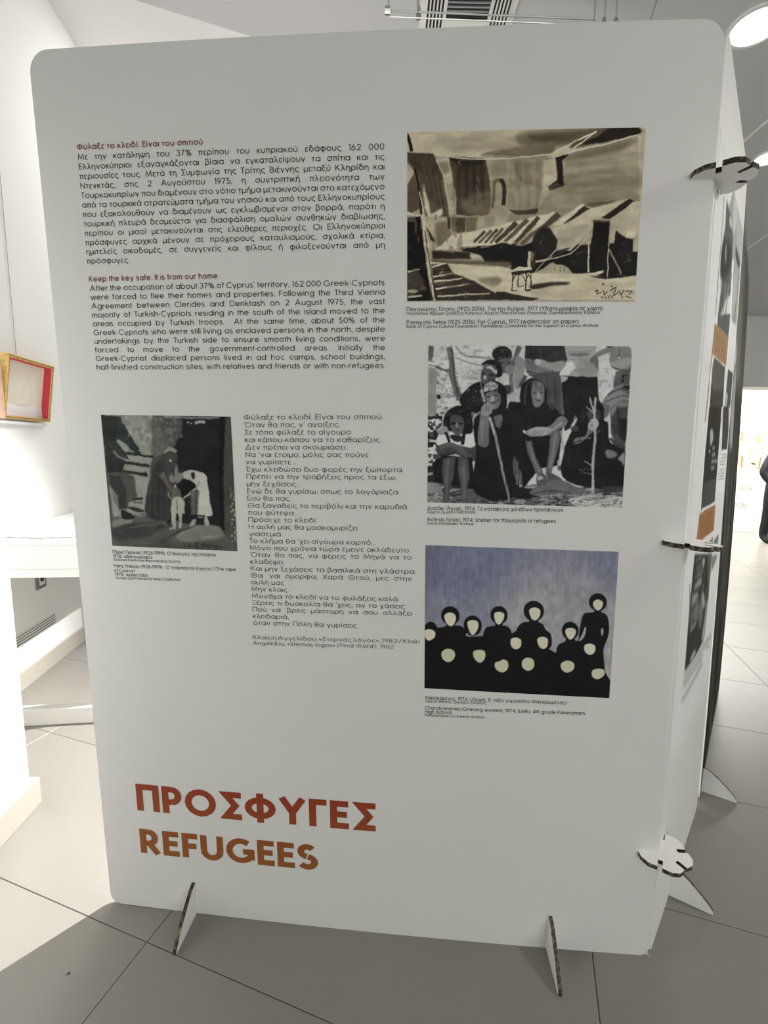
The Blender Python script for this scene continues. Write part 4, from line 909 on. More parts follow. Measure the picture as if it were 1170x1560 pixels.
# standing people at the back
p.P([575, 40, 770, 38, 785, 110, 742, 190, 765, 260, 762, 380, 680, 340, 640, 210, 590, 190], 72, 1)   # woman with folded arms
p.P([575, 40, 770, 38, 782, 108, 730, 118, 640, 118, 568, 106], 48, 1); p.S([600, 40, 605, 105], 6, 34, 2); p.S([640, 40, 655, 110], 8, 62, 2)
p.P([640, 180, 752, 170, 765, 260, 762, 378, 690, 330, 665, 210], 74, 2); p.S([755, 200, 758, 370], 6, 96, 2)
p.C([570, 112, 600, 108, 625, 125, 700, 155, 690, 180, 600, 185, 575, 160], 104, 1); p.C([618, 112, 650, 108, 700, 125, 765, 115, 775, 150, 740, 170, 680, 155, 625, 138], 128, 1); p.C([620, 112, 645, 108, 652, 128, 630, 138], 158, 1); p.S([580, 170, 640, 182, 700, 176], 9, 70, 2)
p.P([770, 40, 935, 38, 925, 80, 935, 150, 938, 195, 745, 188, 790, 130, 780, 90], 140, 1); p.C([790, 85, 850, 75, 900, 85, 850, 95], 96, 3); p.C([745, 185, 775, 140, 800, 115, 825, 145, 800, 170, 785, 190], 172, 1); p.C([840, 110, 920, 110, 930, 180, 850, 185], 128, 6)
p.S([790, 72, 900, 68], 8, 118, 3)
p.P([755, 190, 935, 195, 940, 280, 945, 320, 900, 300, 840, 380, 800, 450, 770, 470, 762, 300], 24, 1); p.P([748, 190, 790, 195, 785, 210, 755, 225], 150, 1)
p.S([1010, 55, 950, 75, 915, 105], 30, 110, 1, w1=20); p.C([900, 105, 925, 90, 940, 110, 938, 160, 920, 130, 902, 125], 92, 1); p.P([970, 38, 1020, 38, 1010, 48, 985, 48], 40)
p.C([1010, 45, 1060, 40, 1100, 50, 1105, 160, 1050, 165, 1000, 130], 112, 1); p.C([1005, 120, 1100, 95, 1105, 130, 1040, 150], 132, 2); p.S([1010, 145, 1060, 160, 1105, 155], 6, 66, 2); p.S([1045, 50, 1045, 95], 4, 70, 1); p.E(1046, 98, 4, 4, 190)
p.P([1030, 165, 1100, 160, 1095, 300, 1020, 260, 1015, 230], 84, 2); p.C([970, 300, 1030, 240, 1090, 235, 1095, 300, 1000, 345, 960, 340], 118, 2); p.S([985, 285, 1040, 255, 1090, 262], 8, 60, 2); p.S([975, 320, 1050, 290, 1095, 290], 5, 70, 2); p.N([1060, 180, 1105, 180, 1100, 280, 1050, 270], 34, 12, 10, .45, 18)
p.C([960, 330, 1000, 345, 985, 390, 960, 400], 96, 3)
# boy at the back with raised hand
p.C([405, 90, 425, 55, 465, 46, 500, 65, 502, 105, 470, 112, 430, 122], 30, 1); p.N([405, 50, 500, 50, 500, 110, 410, 120], 90, 9, 7, .68, 19, .6); p.C([432, 120, 495, 105, 500, 160, 470, 180, 440, 165], 88, 2); p.E(450, 130, 10, 4, 40, 0, 2); p.E(488, 128, 8, 4, 44, 0, 2)
p.S([545, 45, 520, 110, 508, 150], 26, 92, 1, w1=20); p.S([505, 150, 500, 200, 505, 285], 22, 96, 1, w1=24); p.C([470, 150, 510, 140, 515, 175, 480, 185], 116, 2); p.P([430, 205, 460, 185, 490, 190, 495, 250, 450, 250], 162, 2); p.P([455, 240, 500, 240, 500, 290, 470, 285], 60, 2); p.S([460, 240, 480, 236], 3, 180)
p.C([525, 100, 570, 120, 565, 200, 540, 260, 515, 240], 128, 3); p.S([575, 190, 545, 250], 18, 76, 2)
p.P([480, 290, 540, 260, 560, 330, 500, 340], 150, 3)
# woman behind, scarf and dark dress
p.C([235, 320, 290, 250, 345, 222, 380, 250, 420, 330, 360, 380, 290, 380], 22, 1); 
for k in range(7): p.S([275+14*k, 350, 300+12*k, 300], 3, 84, 1, .8)
p.C([350, 140, 372, 118, 410, 112, 445, 135, 458, 180, 440, 200, 405, 190, 420, 165, 395, 145], 24, 1); p.C([352, 148, 385, 135, 425, 158, 430, 185, 410, 180, 385, 160, 355, 162], 160, 1); p.N([350, 135, 430, 135, 430, 190, 350, 180], 80, 8, 6, .55, 20, .8)
p.C([350, 165, 385, 158, 418, 180, 420, 220, 385, 245, 352, 225], 76, 2); p.E(362, 183, 9, 5, 26, 0, 2); p.E(400, 190, 11, 5, 30, 0, 2); p.C([362, 195, 374, 195, 376, 210, 364, 212], 150, 2); p.S([345, 215, 350, 250, 362, 270], 4, 150, 1)
# curly-haired child, left
p.C([158, 405, 180, 370, 235, 345, 290, 370, 305, 430, 300, 480, 262, 490, 170, 470, 152, 440], 18, 1); p.N([150, 350, 310, 350, 310, 480, 150, 480], 50, 9, 9, .62, 21, .7)
p.C([190, 405, 215, 392, 248, 405, 262, 445, 252, 480, 228, 498, 200, 480, 188, 445], 84, 2); p.P([192, 392, 245, 392, 258, 425, 190, 425], 66, 4, .6); p.E(205, 436, 14, 6, 22, 0, 2); p.E(243, 438, 12, 6, 22, 0, 2); p.C([218, 435, 228, 435, 230, 455, 218, 456], 122, 2); p.E(224, 470, 12, 3, 40, 0, 1)
p.C([120, 510, 150, 482, 180, 500, 200, 520, 240, 520, 280, 490, 315, 500, 322, 550, 260, 545, 130, 550], 196, 1); p.C([135, 465, 170, 450, 180, 490, 130, 495], 130, 2); p.S([165, 480, 180, 520, 182, 540], 16, 20); p.S([262, 470, 258, 510, 250, 545], 16, 22); p.C([190, 495, 250, 500, 255, 520, 225, 530, 195, 515], 34, 2)
p.C([120, 555, 200, 540, 290, 560, 322, 550, 322, 620, 280, 625, 210, 590, 150, 612, 122, 590], 64, 1); p.S([130, 560, 200, 545, 290, 610], 26, 80, 2, w1=30); p.S([125, 600, 210, 590], 10, 40, 3)
p.P([95, 640, 150, 600, 300, 610, 310, 760, 290, 770, 110, 740], 18, 2); p.P([150, 615, 215, 605, 205, 700, 182, 780, 180, 840, 145, 840, 155, 760, 145, 680], 72, 2); p.P([228, 605, 280, 610, 285, 700, 272, 790, 285, 840, 240, 840, 238, 760, 228, 680], 76, 2); p.S([178, 620, 172, 700, 165, 830], 12, 98, 4); p.S([256, 620, 258, 700, 258, 820], 12, 102, 4)
# old woman with the stick
p.C([320, 400, 400, 380, 520, 360, 560, 480, 560, 640, 530, 780, 480, 820, 390, 825, 300, 760, 320, 600, 310, 480], 14, 1)
p.C([362, 245, 395, 220, 440, 225, 475, 265, 478, 360, 450, 400, 410, 405, 385, 370, 370, 300], 18, 1); p.C([362, 262, 372, 235, 405, 222, 435, 240, 420, 262, 385, 270, 365, 275], 150, 1); p.N([360, 222, 435, 222, 435, 275, 360, 275], 90, 7, 6, .55, 22, .8)
p.C([372, 285, 405, 272, 440, 280, 448, 320, 432, 355, 405, 362, 385, 345, 372, 310], 104, 2); p.E(385, 298, 10, 4, 40, 0, 1.5); p.E(425, 292, 11, 4, 44, 0, 1.5); p.C([398, 295, 410, 295, 416, 318, 398, 320], 138, 2); p.S([392, 330, 412, 328, 428, 322], 4, 50, 1); p.E(436, 315, 8, 14, 76, 0, 3); p.C([390, 340, 420, 345, 405, 358], 128, 2)
p.P([408, 400, 450, 385, 456, 400, 440, 458, 425, 450], 92, 2); p.S([452, 395, 452, 430, 440, 460], 4, 120, 1)
p.C([342, 385, 352, 350, 380, 325, 402, 335, 405, 380, 388, 400, 384, 540, 335, 548, 330, 500], 100, 2); p.C([350, 350, 375, 328, 400, 338, 404, 372, 380, 395, 350, 388], 128, 2); p.S([375, 340, 372, 370], 3, 80, 1); p.S([388, 345, 386, 375], 3, 80, 1); p.S([350, 420, 352, 540], 8, 122, 3)
p.S([348, 262, 358, 300, 364, 325], 13, 140, 1); p.S([390, 400, 420, 500, 440, 600, 462, 700, 480, 780, 486, 820], 15, 128, 1, w1=12); p.S([388, 405, 418, 505, 438, 600, 460, 700], 4, 172, 1)
p.S([300, 375, 320, 385, 345, 375], 5, 150, 1)
p.C([512, 605, 540, 600, 538, 660, 580, 695, 578, 750, 540, 735, 512, 700], 90, 2); 
for k in range(4): p.S([530+14*k, 690, 528+15*k, 745-3*k], 8, 116, 1); p.S([537+14*k, 700, 536+14*k, 740], 2, 44, .5)
p.C([500, 790, 560, 755, 655, 790, 600, 808, 520, 812], 20, 1)
# middle seated woman
p.C([485, 350, 540, 325, 680, 330, 740, 370, 780, 400, 760, 430, 700, 460, 600, 480, 555, 470, 545, 600, 520, 600], 18, 1)
p.C([545, 300, 560, 235, 605, 202, 655, 215, 680, 270, 675, 340, 640, 350, 600, 345, 560, 345], 20, 1); p.S([600, 215, 575, 260, 570, 335], 8, 66, 3); p.S([605, 206, 640, 206, 668, 240], 4, 104, 1)
p.C([605, 250, 620, 225, 655, 230, 670, 265, 665, 320, 640, 348, 615, 340, 605, 300], 108, 2); p.C([605, 222, 640, 215, 665, 245, 640, 262, 612, 262], 92, 3); p.S([612, 235, 620, 260], 3, 150, 1); p.S([640, 228, 640, 255], 3, 146, 1); p.E(620, 276, 10, 3, 40, 0, 1); p.E(655, 276, 8, 3, 44, 0, 1); p.C([634, 275, 644, 275, 650, 300, 636, 302], 140, 1.5); p.E(642, 316, 13, 3, 54, 0, 1)
p.S([690, 340, 715, 360], 4, 130, 1); p.S([735, 378, 770, 395], 3, 100, 1)
p.C([575, 475, 620, 450, 690, 445, 745, 395, 782, 405, 775, 440, 700, 490, 640, 510, 600, 500, 585, 490], 112, 2); p.C([580, 470, 620, 452, 690, 450, 700, 475, 640, 505, 612, 525, 605, 500], 140, 1.5)
for k in range(4): p.S([625+14*k, 462+2*k, 605+12*k, 498+4*k], 2.5, 70, .5)
p.S([700, 470, 760, 425], 8, 150, 3)
p.P([548, 470, 600, 500, 700, 490, 760, 450, 740, 640, 640, 660, 560, 760, 545, 600], 14, 2)
p.P([570, 520, 605, 520, 625, 600, 650, 650, 665, 690, 640, 705, 620, 670, 590, 600], 96, 2); p.S([590, 530, 615, 610, 645, 680], 9, 124, 3); p.P([700, 480, 750, 462, 745, 540, 720, 620, 705, 680, 675, 675, 690, 590], 96, 2); p.S([728, 475, 715, 560, 695, 660], 10, 128, 4)
p.C([630, 700, 660, 685, 715, 740, 700, 758, 650, 762, 628, 735], 82, 1.5); p.C([632, 705, 650, 694, 664, 708, 650, 716, 640, 722], 150, 1); p.E(690, 744, 9, 4, 30, 15, 1); p.C([675, 680, 705, 680, 755, 712, 750, 730, 720, 735, 690, 712], 78, 1.5)
p.C([590, 780, 740, 715, 860, 770, 840, 800, 700, 810], 96, 3); p.S([600, 790, 700, 770, 800, 780], 5, 60, 2); p.S([640, 800, 760, 790, 900, 800], 5, 140, 2)
p.S([752, 465, 758, 520, 768, 565], 8, 150, 1); p.C([745, 600, 760, 570, 782, 565, 765, 595, 750, 612], 168, 1); p.C([733, 622, 748, 605, 750, 640, 738, 640], 150, 1); p.E(745, 655, 10, 14, 80, 0, 2)
# right seated woman with branch
p.C([830, 420, 845, 350, 880, 305, 930, 305, 965, 340, 968, 410, 990, 430, 1000, 520, 1075, 560, 1068, 745, 900, 750, 760, 700, 770, 560, 800, 480], 18, 2)
p.C([832, 400, 850, 340, 885, 306, 935, 306, 966, 345, 965, 400, 940, 420, 880, 420, 855, 425], 24, 1); p.S([850, 400, 870, 350], 4, 60, 1); p.S([862, 410, 880, 370], 4, 56, 1)
p.C([885, 370, 910, 358, 950, 365, 955, 400, 930, 412, 895, 408], 62, 2); p.E(938, 375, 9, 3, 24, 0, 1); p.S([800, 450, 815, 420, 825, 390], 5, 150, 2); p.C([800, 455, 830, 440, 845, 455, 830, 470], 66, 3)
p.C([890, 440, 900, 408, 930, 402, 945, 425, 935, 455, 905, 478, 850, 525, 815, 530, 830, 500, 875, 490], 110, 1.5); p.C([890, 435, 903, 408, 930, 404, 944, 428, 930, 450, 900, 462], 152, 1); 
for k in range(3): p.S([895+2*k, 420+12*k, 912+2*k, 418+12*k], 2.5, 60, .5)
p.S([815, 528, 850, 515, 860, 525], 6, 56, 1)
p.S([925, 295, 922, 400, 925, 500, 915, 600, 912, 778], 12, 150, 1, w1=14); p.S([898, 298, 908, 340, 922, 372], 7, 160, 1); p.S([880, 345, 905, 365, 922, 378], 5, 150, 1); p.S([870, 615, 890, 628, 908, 642], 4, 150); p.S([842, 655, 870, 675, 905, 685], 3, 120); p.S([860, 660, 905, 658], 3, 90); p.S([905, 500, 870, 503], 6, 120, 1); p.S([930, 480, 950, 462], 4, 110, 1)
p.C([975, 565, 1000, 558, 1035, 575, 1020, 600, 985, 600], 110, 3); p.P([1000, 350, 1040, 320, 1092, 305, 1085, 470, 1075, 545, 1035, 545, 1005, 480], 64, 2); p.C([1000, 360, 1035, 325, 1090, 310, 1088, 340, 1040, 350, 1010, 390], 112, 3); p.P([1040, 400, 1085, 400, 1078, 520, 1050, 500], 26, 3); p.S([1040, 340, 1042, 480], 8, 40, 3); p.C([1040, 600, 1075, 570, 1070, 640, 1055, 620], 122, 3)
p.S([1000, 500, 1040, 540, 1075, 550], 14, 60, 2)
p.P([960, 745, 1065, 740, 1065, 770, 960, 775], 60, 3); p.P([905, 780, 965, 778, 960, 790, 905, 792], 130, 1)
# folds in the dark clothes, creases and leaf litter
for k in range(10): p.S([400+16*k, 480+10*(k % 3), 380+20*k, 640, 370+20*k, 780], 5, 28, 4, .6)
for a_ in ([560, 360, 600, 430, 580, 470], [700, 350, 680, 400], [640, 360, 645, 420], [850, 480, 840, 600], [960, 450, 965, 560], [800, 520, 790, 640]): p.S(a_, 6, 42, 4, .7)
for a_ in ([660, 60, 670, 110], [620, 60, 618, 100], [700, 60, 715, 112], [680, 200, 690, 330], [720, 190, 730, 350], [780, 220, 790, 400], [860, 210, 870, 330]): p.S(a_, 5, 38, 3, .7)
for a_ in ([850, 120, 900, 128, 930, 118], [800, 110, 860, 105], [820, 160, 900, 165]): p.S(a_, 4, 112, 2, .8)
for q_ in ([66, 790, 140, 780, 145, 860, 66, 860], [290, 800, 380, 828, 500, 812, 700, 790, 860, 770, 1065, 765, 1065, 860, 290, 860]): p.N(q_, 40, 6, 4, .7, 95, .7); p.N(q_, 165, 7, 3, .78, 96, .7)
p.N([110, 40, 350, 40, 350, 330, 110, 330], 132, 6, 6, .74, 97, .5)
picture('picture_print', p, P1, .9905, 1.483, 1.309, 1.703, panel, grain=11, gam=1.22, warp=.9)

# --- blue-grey painting with a group of faceless figures in black
p = Pic([(649.5, 833), (943, 838), (928, 1061), (646, 1051)], 330, 264, (112, 115, 132))
p.fr(630, 820, 3.343)
p.P([60, 40, 1045, 50, 1030, 300, 60, 250], (104, 107, 126), 20); p.C([150, 50, 500, 50, 450, 200, 250, 330, 100, 250], (92, 97, 124), 50, .8)
p.C([600, 150, 1000, 200, 1000, 500, 700, 560, 500, 400], (126, 126, 134), 60, .9); p.C([450, 330, 700, 280, 760, 500, 600, 560, 480, 450], (136, 136, 138), 30, .7); p.C([60, 40, 160, 40, 100, 300, 60, 400], (84, 88, 108), 30, .8)
p.C([880, 60, 1042, 60, 1030, 230, 950, 200], (96, 100, 122), 30, .7); p.P([1000, 300, 1024, 290, 1000, 730, 960, 700], (134, 138, 138), 10)
m_ = vnoise(p.H2, p.W2, 14, 22, 4)*.6+vnoise(p.H2, p.W2, 5, 40, 6)*.4; p.im *= (1+(m_-.5)*.22)[..., None]
BLK = (15, 15, 17); FC = (176, 172, 150)
p.P([56, 500, 130, 460, 260, 470, 270, 505, 350, 500, 400, 500, 490, 490, 560, 450, 640, 440, 690, 560, 722, 578, 780, 530, 870, 510, 960, 520, 975, 700, 998, 728, 993, 806, 54, 772], BLK)
for pts in ([130, 470, 150, 458, 180, 452, 240, 450, 268, 480, 270, 520, 120, 520], [350, 520, 365, 465, 390, 450, 470, 446, 497, 470, 500, 500, 515, 540, 350, 560], [520, 480, 545, 435, 580, 424, 650, 428, 672, 460, 700, 490, 685, 560, 520, 560], [725, 578, 735, 540, 770, 522, 850, 520, 870, 600, 730, 620],
            [840, 500, 860, 390, 890, 372, 960, 370, 990, 400, 992, 480, 965, 560, 970, 660, 998, 728, 880, 700, 850, 560]): p.C(pts, BLK)
for cx, cy, rx, ry in ((90, 478, 36, 46), (190, 400, 47, 48), (303, 448, 46, 52), (437, 392, 44, 46), (613, 368, 52, 52), (657, 512, 42, 50), (797, 465, 43, 46), (938, 318, 46, 45)): p.E(cx, cy, rx, ry, BLK)
p.P([920, 350, 955, 350, 955, 380, 920, 380], BLK); p.P([170, 440, 210, 440, 215, 470, 165, 470], BLK); p.P([417, 430, 455, 430, 455, 460, 415, 460], BLK); p.P([590, 410, 635, 410, 640, 440, 585, 440], BLK); p.P([775, 500, 820, 500, 825, 530, 770, 530], BLK)
p.C([858, 480, 872, 445, 878, 455, 870, 490, 850, 515, 842, 512], (134, 136, 140)); p.C([952, 460, 962, 448, 965, 470, 958, 490], (130, 132, 136)); p.P([268, 490, 280, 485, 278, 502, 268, 502], (120, 122, 130))
for f in ([162, 395, 188, 383, 214, 395, 216, 425, 198, 452, 176, 445, 162, 420], [277, 430, 305, 420, 330, 430, 328, 465, 305, 496, 285, 475], [413, 385, 437, 375, 462, 385, 458, 415, 438, 440, 418, 425], [590, 365, 615, 350, 644, 362, 642, 395, 622, 415, 600, 405],
          [60, 480, 85, 470, 112, 485, 108, 512, 82, 528, 62, 515], [495, 515, 520, 504, 547, 516, 545, 550, 520, 564, 498, 548], [630, 510, 655, 498, 682, 508, 680, 545, 660, 560, 638, 545], [773, 460, 798, 450, 825, 460, 820, 490, 798, 510, 778, 490], [914, 318, 938, 304, 963, 318, 958, 345, 938, 360, 918, 345],
          [868, 540, 895, 528, 922, 540, 920, 572, 896, 586, 872, 570]): p.C(f, FC, .6)
for f in ([145, 585, 175, 567, 208, 580, 208, 615, 178, 636, 148, 618], [305, 580, 335, 570, 363, 578, 362, 615, 338, 636, 310, 615], [415, 635, 440, 625, 458, 616, 480, 630, 478, 665, 450, 683, 418, 665], [553, 622, 580, 604, 610, 618, 610, 655, 582, 672, 554, 655], [750, 632, 782, 616, 815, 630, 812, 662, 778, 678, 752, 660], [905, 675, 920, 658, 962, 658, 970, 685, 940, 708, 912, 700]): p.C(f, (168, 166, 136), .6)
p.S([480, 780, 485, 772], 4, 70); p.S([80, 760, 200, 775], 2, 40)
picture('picture_print', p, P1, .986, 1.482, .793, 1.195, panel, grain=4, gam=1.08)

# --- dark green-grey gouache: figures at left, woman and child in a doorway
p = Pic([(154, 633), (352, 633), (361, 838), (171, 833)], 236, 238, (62, 64, 62))
p.fr(130, 620, 4.68)
p.P([112, 60, 480, 60, 475, 350, 430, 760, 200, 800, 150, 400], (118, 122, 112), 4); p.N([250, 60, 480, 60, 480, 350, 250, 350], (98, 102, 94), 20, 26, .5, 31, .8)
p.P([475, 75, 690, 70, 680, 200, 600, 330, 480, 360], (80, 82, 78), 5); p.C([560, 80, 690, 90, 660, 200, 590, 230, 540, 160], (60, 60, 58), 14, .7)
p.P([680, 60, 1035, 60, 1078, 1018, 975, 1000, 900, 840, 480, 800, 640, 330, 700, 200], (24, 26, 29), 6); p.C([660, 220, 720, 150, 780, 300, 700, 420, 620, 330], (28, 28, 32), 12)
p.S([560, 68, 700, 72, 900, 76, 960, 70], 12, (124, 130, 122), 3); p.S([780, 112, 820, 105, 860, 110], 20, (132, 138, 130), 2); p.E(730, 105, 8, 7, (130, 136, 128)); p.E(755, 112, 6, 6, (120, 126, 118)); p.E(682, 205, 9, 12, (96, 98, 96), 0, 3)
p.P([960, 62, 990, 62, 985, 900, 960, 860, 950, 500], (14, 15, 16), 3); p.P([1000, 62, 1037, 62, 1078, 1016, 1000, 1000, 985, 800, 980, 400], (58, 64, 58), 3); p.N([1030, 560, 1070, 560, 1078, 960, 1035, 960], (120, 124, 112), 6, 6, .55, 32)
# floor
p.P([190, 790, 430, 770, 600, 820, 950, 840, 1075, 1018, 192, 997], (70, 74, 70), 4); p.C([195, 820, 320, 790, 330, 830, 240, 870, 200, 860], (108, 112, 104), 8); p.C([640, 920, 760, 850, 940, 840, 980, 920, 820, 950, 700, 960], (100, 104, 96), 6); p.C([200, 870, 400, 830, 560, 830, 500, 900, 380, 950, 220, 960], (48, 50, 48), 8)
p.S([500, 985, 640, 900, 770, 845], 9, (38, 40, 40), 3); p.S([400, 975, 500, 968], 12, (104, 108, 100), 3); p.S([840, 922, 940, 914], 8, (128, 132, 122), 2); p.S([660, 920, 730, 870], 6, (120, 124, 116), 2); p.C([200, 960, 500, 930, 700, 960, 960, 985, 900, 1010, 200, 995], (64, 68, 62), 8, .8)
# figures on the left
p.P([112, 62, 255, 75, 265, 100, 250, 200, 200, 310, 300, 330, 280, 400, 270, 470, 160, 480, 140, 300], (30, 36, 34), 2)
p.P([230, 110, 262, 105, 330, 215, 392, 320, 390, 345, 355, 335, 290, 270, 225, 225], (34, 44, 40), 2); p.P([150, 250, 220, 245, 290, 330, 322, 378, 290, 370, 200, 330], (36, 44, 40), 2)
p.S([290, 330, 390, 345, 485, 358], 15, (28, 30, 30), 1); p.S([190, 395, 330, 405, 460, 425], 22, (34, 36, 35), 1); p.S([170, 460, 300, 470, 445, 488], 20, (34, 36, 35), 1); p.S([430, 465, 432, 490], 12, (16, 17, 18)); p.E(405, 348, 7, 8, (20, 20, 20)); p.S([205, 320, 240, 360, 300, 385], 12, (110, 114, 106), 3)
p.P([160, 480, 280, 470, 350, 500, 368, 660, 310, 680, 300, 740, 230, 720, 190, 560], (58, 62, 58), 3); p.P([165, 490, 250, 500, 290, 590, 300, 720, 240, 740, 225, 640, 170, 560], (38, 42, 40), 3); p.P([185, 580, 235, 640, 240, 720, 205, 690], (92, 96, 88), 4)
p.S([340, 660, 415, 655], 16, (30, 32, 32), 2); p.S([345, 682, 415, 680], 9, (50, 52, 50), 2); p.C([300, 715, 370, 718, 430, 750, 350, 745], (34, 36, 36), 2); p.C([255, 740, 300, 750, 350, 790, 290, 805, 258, 790], (24, 26, 26), 2); p.P([230, 735, 255, 740, 255, 795, 232, 780], (112, 116, 108), 2); p.S([300, 745, 400, 780, 440, 760], 10, (116, 120, 110), 3)
# veiled woman
p.C([490, 430, 560, 340, 590, 300, 650, 310, 660, 380, 640, 430, 680, 480, 640, 600, 610, 700, 600, 800, 520, 800, 430, 750, 440, 640, 470, 520], (48, 50, 48), 2); p.C([555, 330, 600, 285, 655, 310, 640, 330, 600, 318], (112, 116, 106), 2); p.C([568, 335, 600, 315, 640, 330, 640, 385, 600, 395, 575, 370], (58, 52, 46), 2); p.E(612, 382, 9, 7, (150, 152, 142), 0, 1)
p.C([460, 560, 520, 470, 560, 520, 600, 640, 600, 800, 480, 800, 432, 740], (42, 43, 42), 5); p.S([545, 470, 575, 540, 615, 590], 40, (84, 80, 70), 3, w1=22); p.S([648, 410, 655, 460, 640, 500], 14, (112, 114, 106), 3); p.C([600, 500, 640, 440, 660, 470, 640, 530, 610, 540], (96, 100, 94), 3); p.S([628, 440, 632, 490], 12, (18, 19, 20), 1); p.S([585, 600, 600, 640, 625, 655], 14, (104, 106, 98), 2)
# child
p.C([610, 620, 630, 575, 665, 570, 695, 600, 685, 650, 650, 660, 620, 650], (80, 78, 66), 2); p.S([640, 575, 645, 555], 9, (150, 154, 146), 1); p.C([622, 650, 690, 650, 705, 700, 708, 755, 690, 760, 685, 850, 668, 852, 665, 770, 645, 760, 648, 860, 628, 860, 612, 760], (140, 140, 126), 1.5); p.S([655, 660, 655, 740], 5, (50, 52, 50), 1); p.S([600, 870, 645, 858], 9, (128, 130, 120), 2)
# bending figure with white skirt
p.C([700, 470, 740, 445, 800, 455, 855, 475, 870, 560, 885, 650, 903, 765, 850, 775, 790, 770, 800, 650, 790, 560, 740, 530, 700, 500], (156, 158, 146), 1.5); p.C([690, 480, 735, 455, 775, 490, 770, 530, 720, 530], (142, 146, 136), 2); p.C([750, 470, 775, 465, 782, 500, 765, 505], (36, 38, 38), 1); p.C([650, 545, 700, 510, 780, 545, 730, 640, 700, 660, 680, 600], (14, 15, 17), 3); p.C([640, 490, 690, 470, 700, 510, 650, 545], (96, 100, 94), 4)
p.S([812, 525, 780, 580, 730, 630, 700, 655], 18, (134, 134, 122), 2, w1=12); p.P([750, 600, 815, 590, 800, 680, 795, 765, 745, 768], (66, 68, 66), 3); p.S([770, 600, 768, 760], 10, (92, 94, 90), 4); p.S([755, 772, 850, 768], 10, (20, 21, 22), 2); p.C([845, 778, 865, 778, 876, 835, 855, 838], (138, 138, 126), 1); p.C([765, 800, 790, 795, 780, 835, 740, 852, 745, 835], (122, 124, 114), 1)
p.C([580, 820, 605, 800, 610, 840, 590, 845], (18, 19, 20), 2)
# signature
for a_ in ([700, 965, 705, 995], [715, 968, 725, 985, 715, 998], [735, 970, 745, 985, 733, 1000], [780, 965, 800, 962], [790, 965, 788, 1000], [820, 975, 845, 968, 835, 1000], [855, 985, 875, 970, 870, 1002], [885, 990, 900, 975], [905, 985, 930, 980, 925, 1000], [940, 990, 975, 992]): p.S(a_, 6, (24, 26, 26), .6)
for k in range(8): p.S([470+18*k, 480+6*k, 455+22*k, 790], 6, (34, 36, 35) if k % 2 else (62, 64, 60), 4, .6)
for k in range(7): p.S([200+60*k, 840+14*(k % 3), 320+62*k, 812+14*(k % 3)], 9, (40, 43, 41) if k % 2 else (92, 96, 88), 4, .6)
p.N([250, 70, 480, 70, 470, 340, 300, 300], (140, 143, 134), 8, 14, .68, 98, .6); p.N([480, 75, 680, 75, 640, 300, 480, 340], (104, 106, 102), 8, 12, .66, 99, .6)
picture('picture_print', p, P1, .1095, .4735, 1.158, 1.5195, panel, grain=8, gam=1.08, warp=1.6)

# --- printed face of the receding panel
p = Pic([(0, 0), (1, 0), (1, 1), (0, 1)], 130, 330, 190)
def band(q, za, zb):
    # traced strip of the print, rectified on its own four corners (s .10-.70, heights za-zb of the face)
    u0_, u1_, v0_, v1_ = (.10-.03)/.70, (.70-.03)/.70, (2.2-zb)/1.65, (2.2-za)/1.65
    p.H = np.array([[u1_-u0_, 0, u0_], [0, v1_-v0_, v0_], [0, 0, 1]])@homog(q)
band([(1104.2, 202.2), (1131.2, 340.0), (1116.3, 546.4), (1080.4, 491.3)], 1.78, 2.22)
p.fr(1050, 250, 6.783)
p.C([470, 265, 500, 420, 555, 660, 580, 800, 600, 900, 560, 1300, 540, 1600, 440, 1600, 420, 1300, 300, 1650, 300, 1560, 340, 1180, 325, 1060, 350, 770, 380, 560, 390, 370, 400, 450, 440, 330], 138, 3)
p.C([388, 370, 410, 440, 440, 560, 455, 660, 445, 900, 430, 1150, 420, 1330, 380, 1360, 300, 1600, 340, 1180, 325, 1050, 350, 780, 375, 620], 84, 6); p.C([350, 780, 400, 760, 440, 880, 420, 1060, 340, 1160, 325, 1050], 58, 8)
p.C([420, 520, 440, 560, 445, 650, 420, 600], 168, 4); p.S([385, 800, 378, 980], 16, 124, 6); p.C([470, 280, 500, 450, 490, 620, 450, 700, 455, 480], 164, 6); p.C([510, 480, 560, 700, 575, 850, 540, 950, 490, 830], 152, 8)
p.C([485, 830, 520, 1000, 510, 1050, 480, 940], 70, 4); p.C([540, 940, 560, 900, 600, 760, 610, 900, 570, 1240, 550, 1300], 62, 8); p.S([525, 1030, 530, 1200, 535, 1400], 14, 186, 4); p.S([455, 960, 440, 1300, 430, 1560], 14, 205, 1)
p.C([480, 1060, 520, 1150, 530, 1400, 460, 1560, 450, 1300], 150, 12); p.N([440, 1100, 600, 1100, 580, 1600, 440, 1600], 100, 10, 60, .5, 51, .8); p.N([300, 1200, 430, 1200, 430, 1600, 290, 1600], 128, 8, 50, .55, 52, .8)
p.S([362, 300, 330, 800, 290, 1300, 275, 1560], 5, (104, 92, 76))
band([(1084.0, 447.3), (1118.7, 514.6), (1105.2, 691.4), (1063.9, 689.7)], 1.45, 1.85)
p.fr(1030, 480, 9.745)
p.P([620, 0, 800, 0, 775, 330, 640, 170, 600, 150], 86, 2); p.N([620, 0, 800, 0, 775, 330, 600, 150], 130, 12, 40, .55, 53, .8); p.P([585, 0, 620, 0, 610, 150, 585, 120], 196)
p.S([812, 0, 800, 200, 782, 320, 765, 560, 745, 760], 14, 205)
p.P([572, 110, 640, 175, 775, 330, 740, 740, 545, 560, 530, 700, 440, 1560, 425, 1560], (150, 116, 78), 0)
for k in range(6): p.S([590, 260+48*k, 735, 395+52*k], 6, (110, 78, 46), 1)
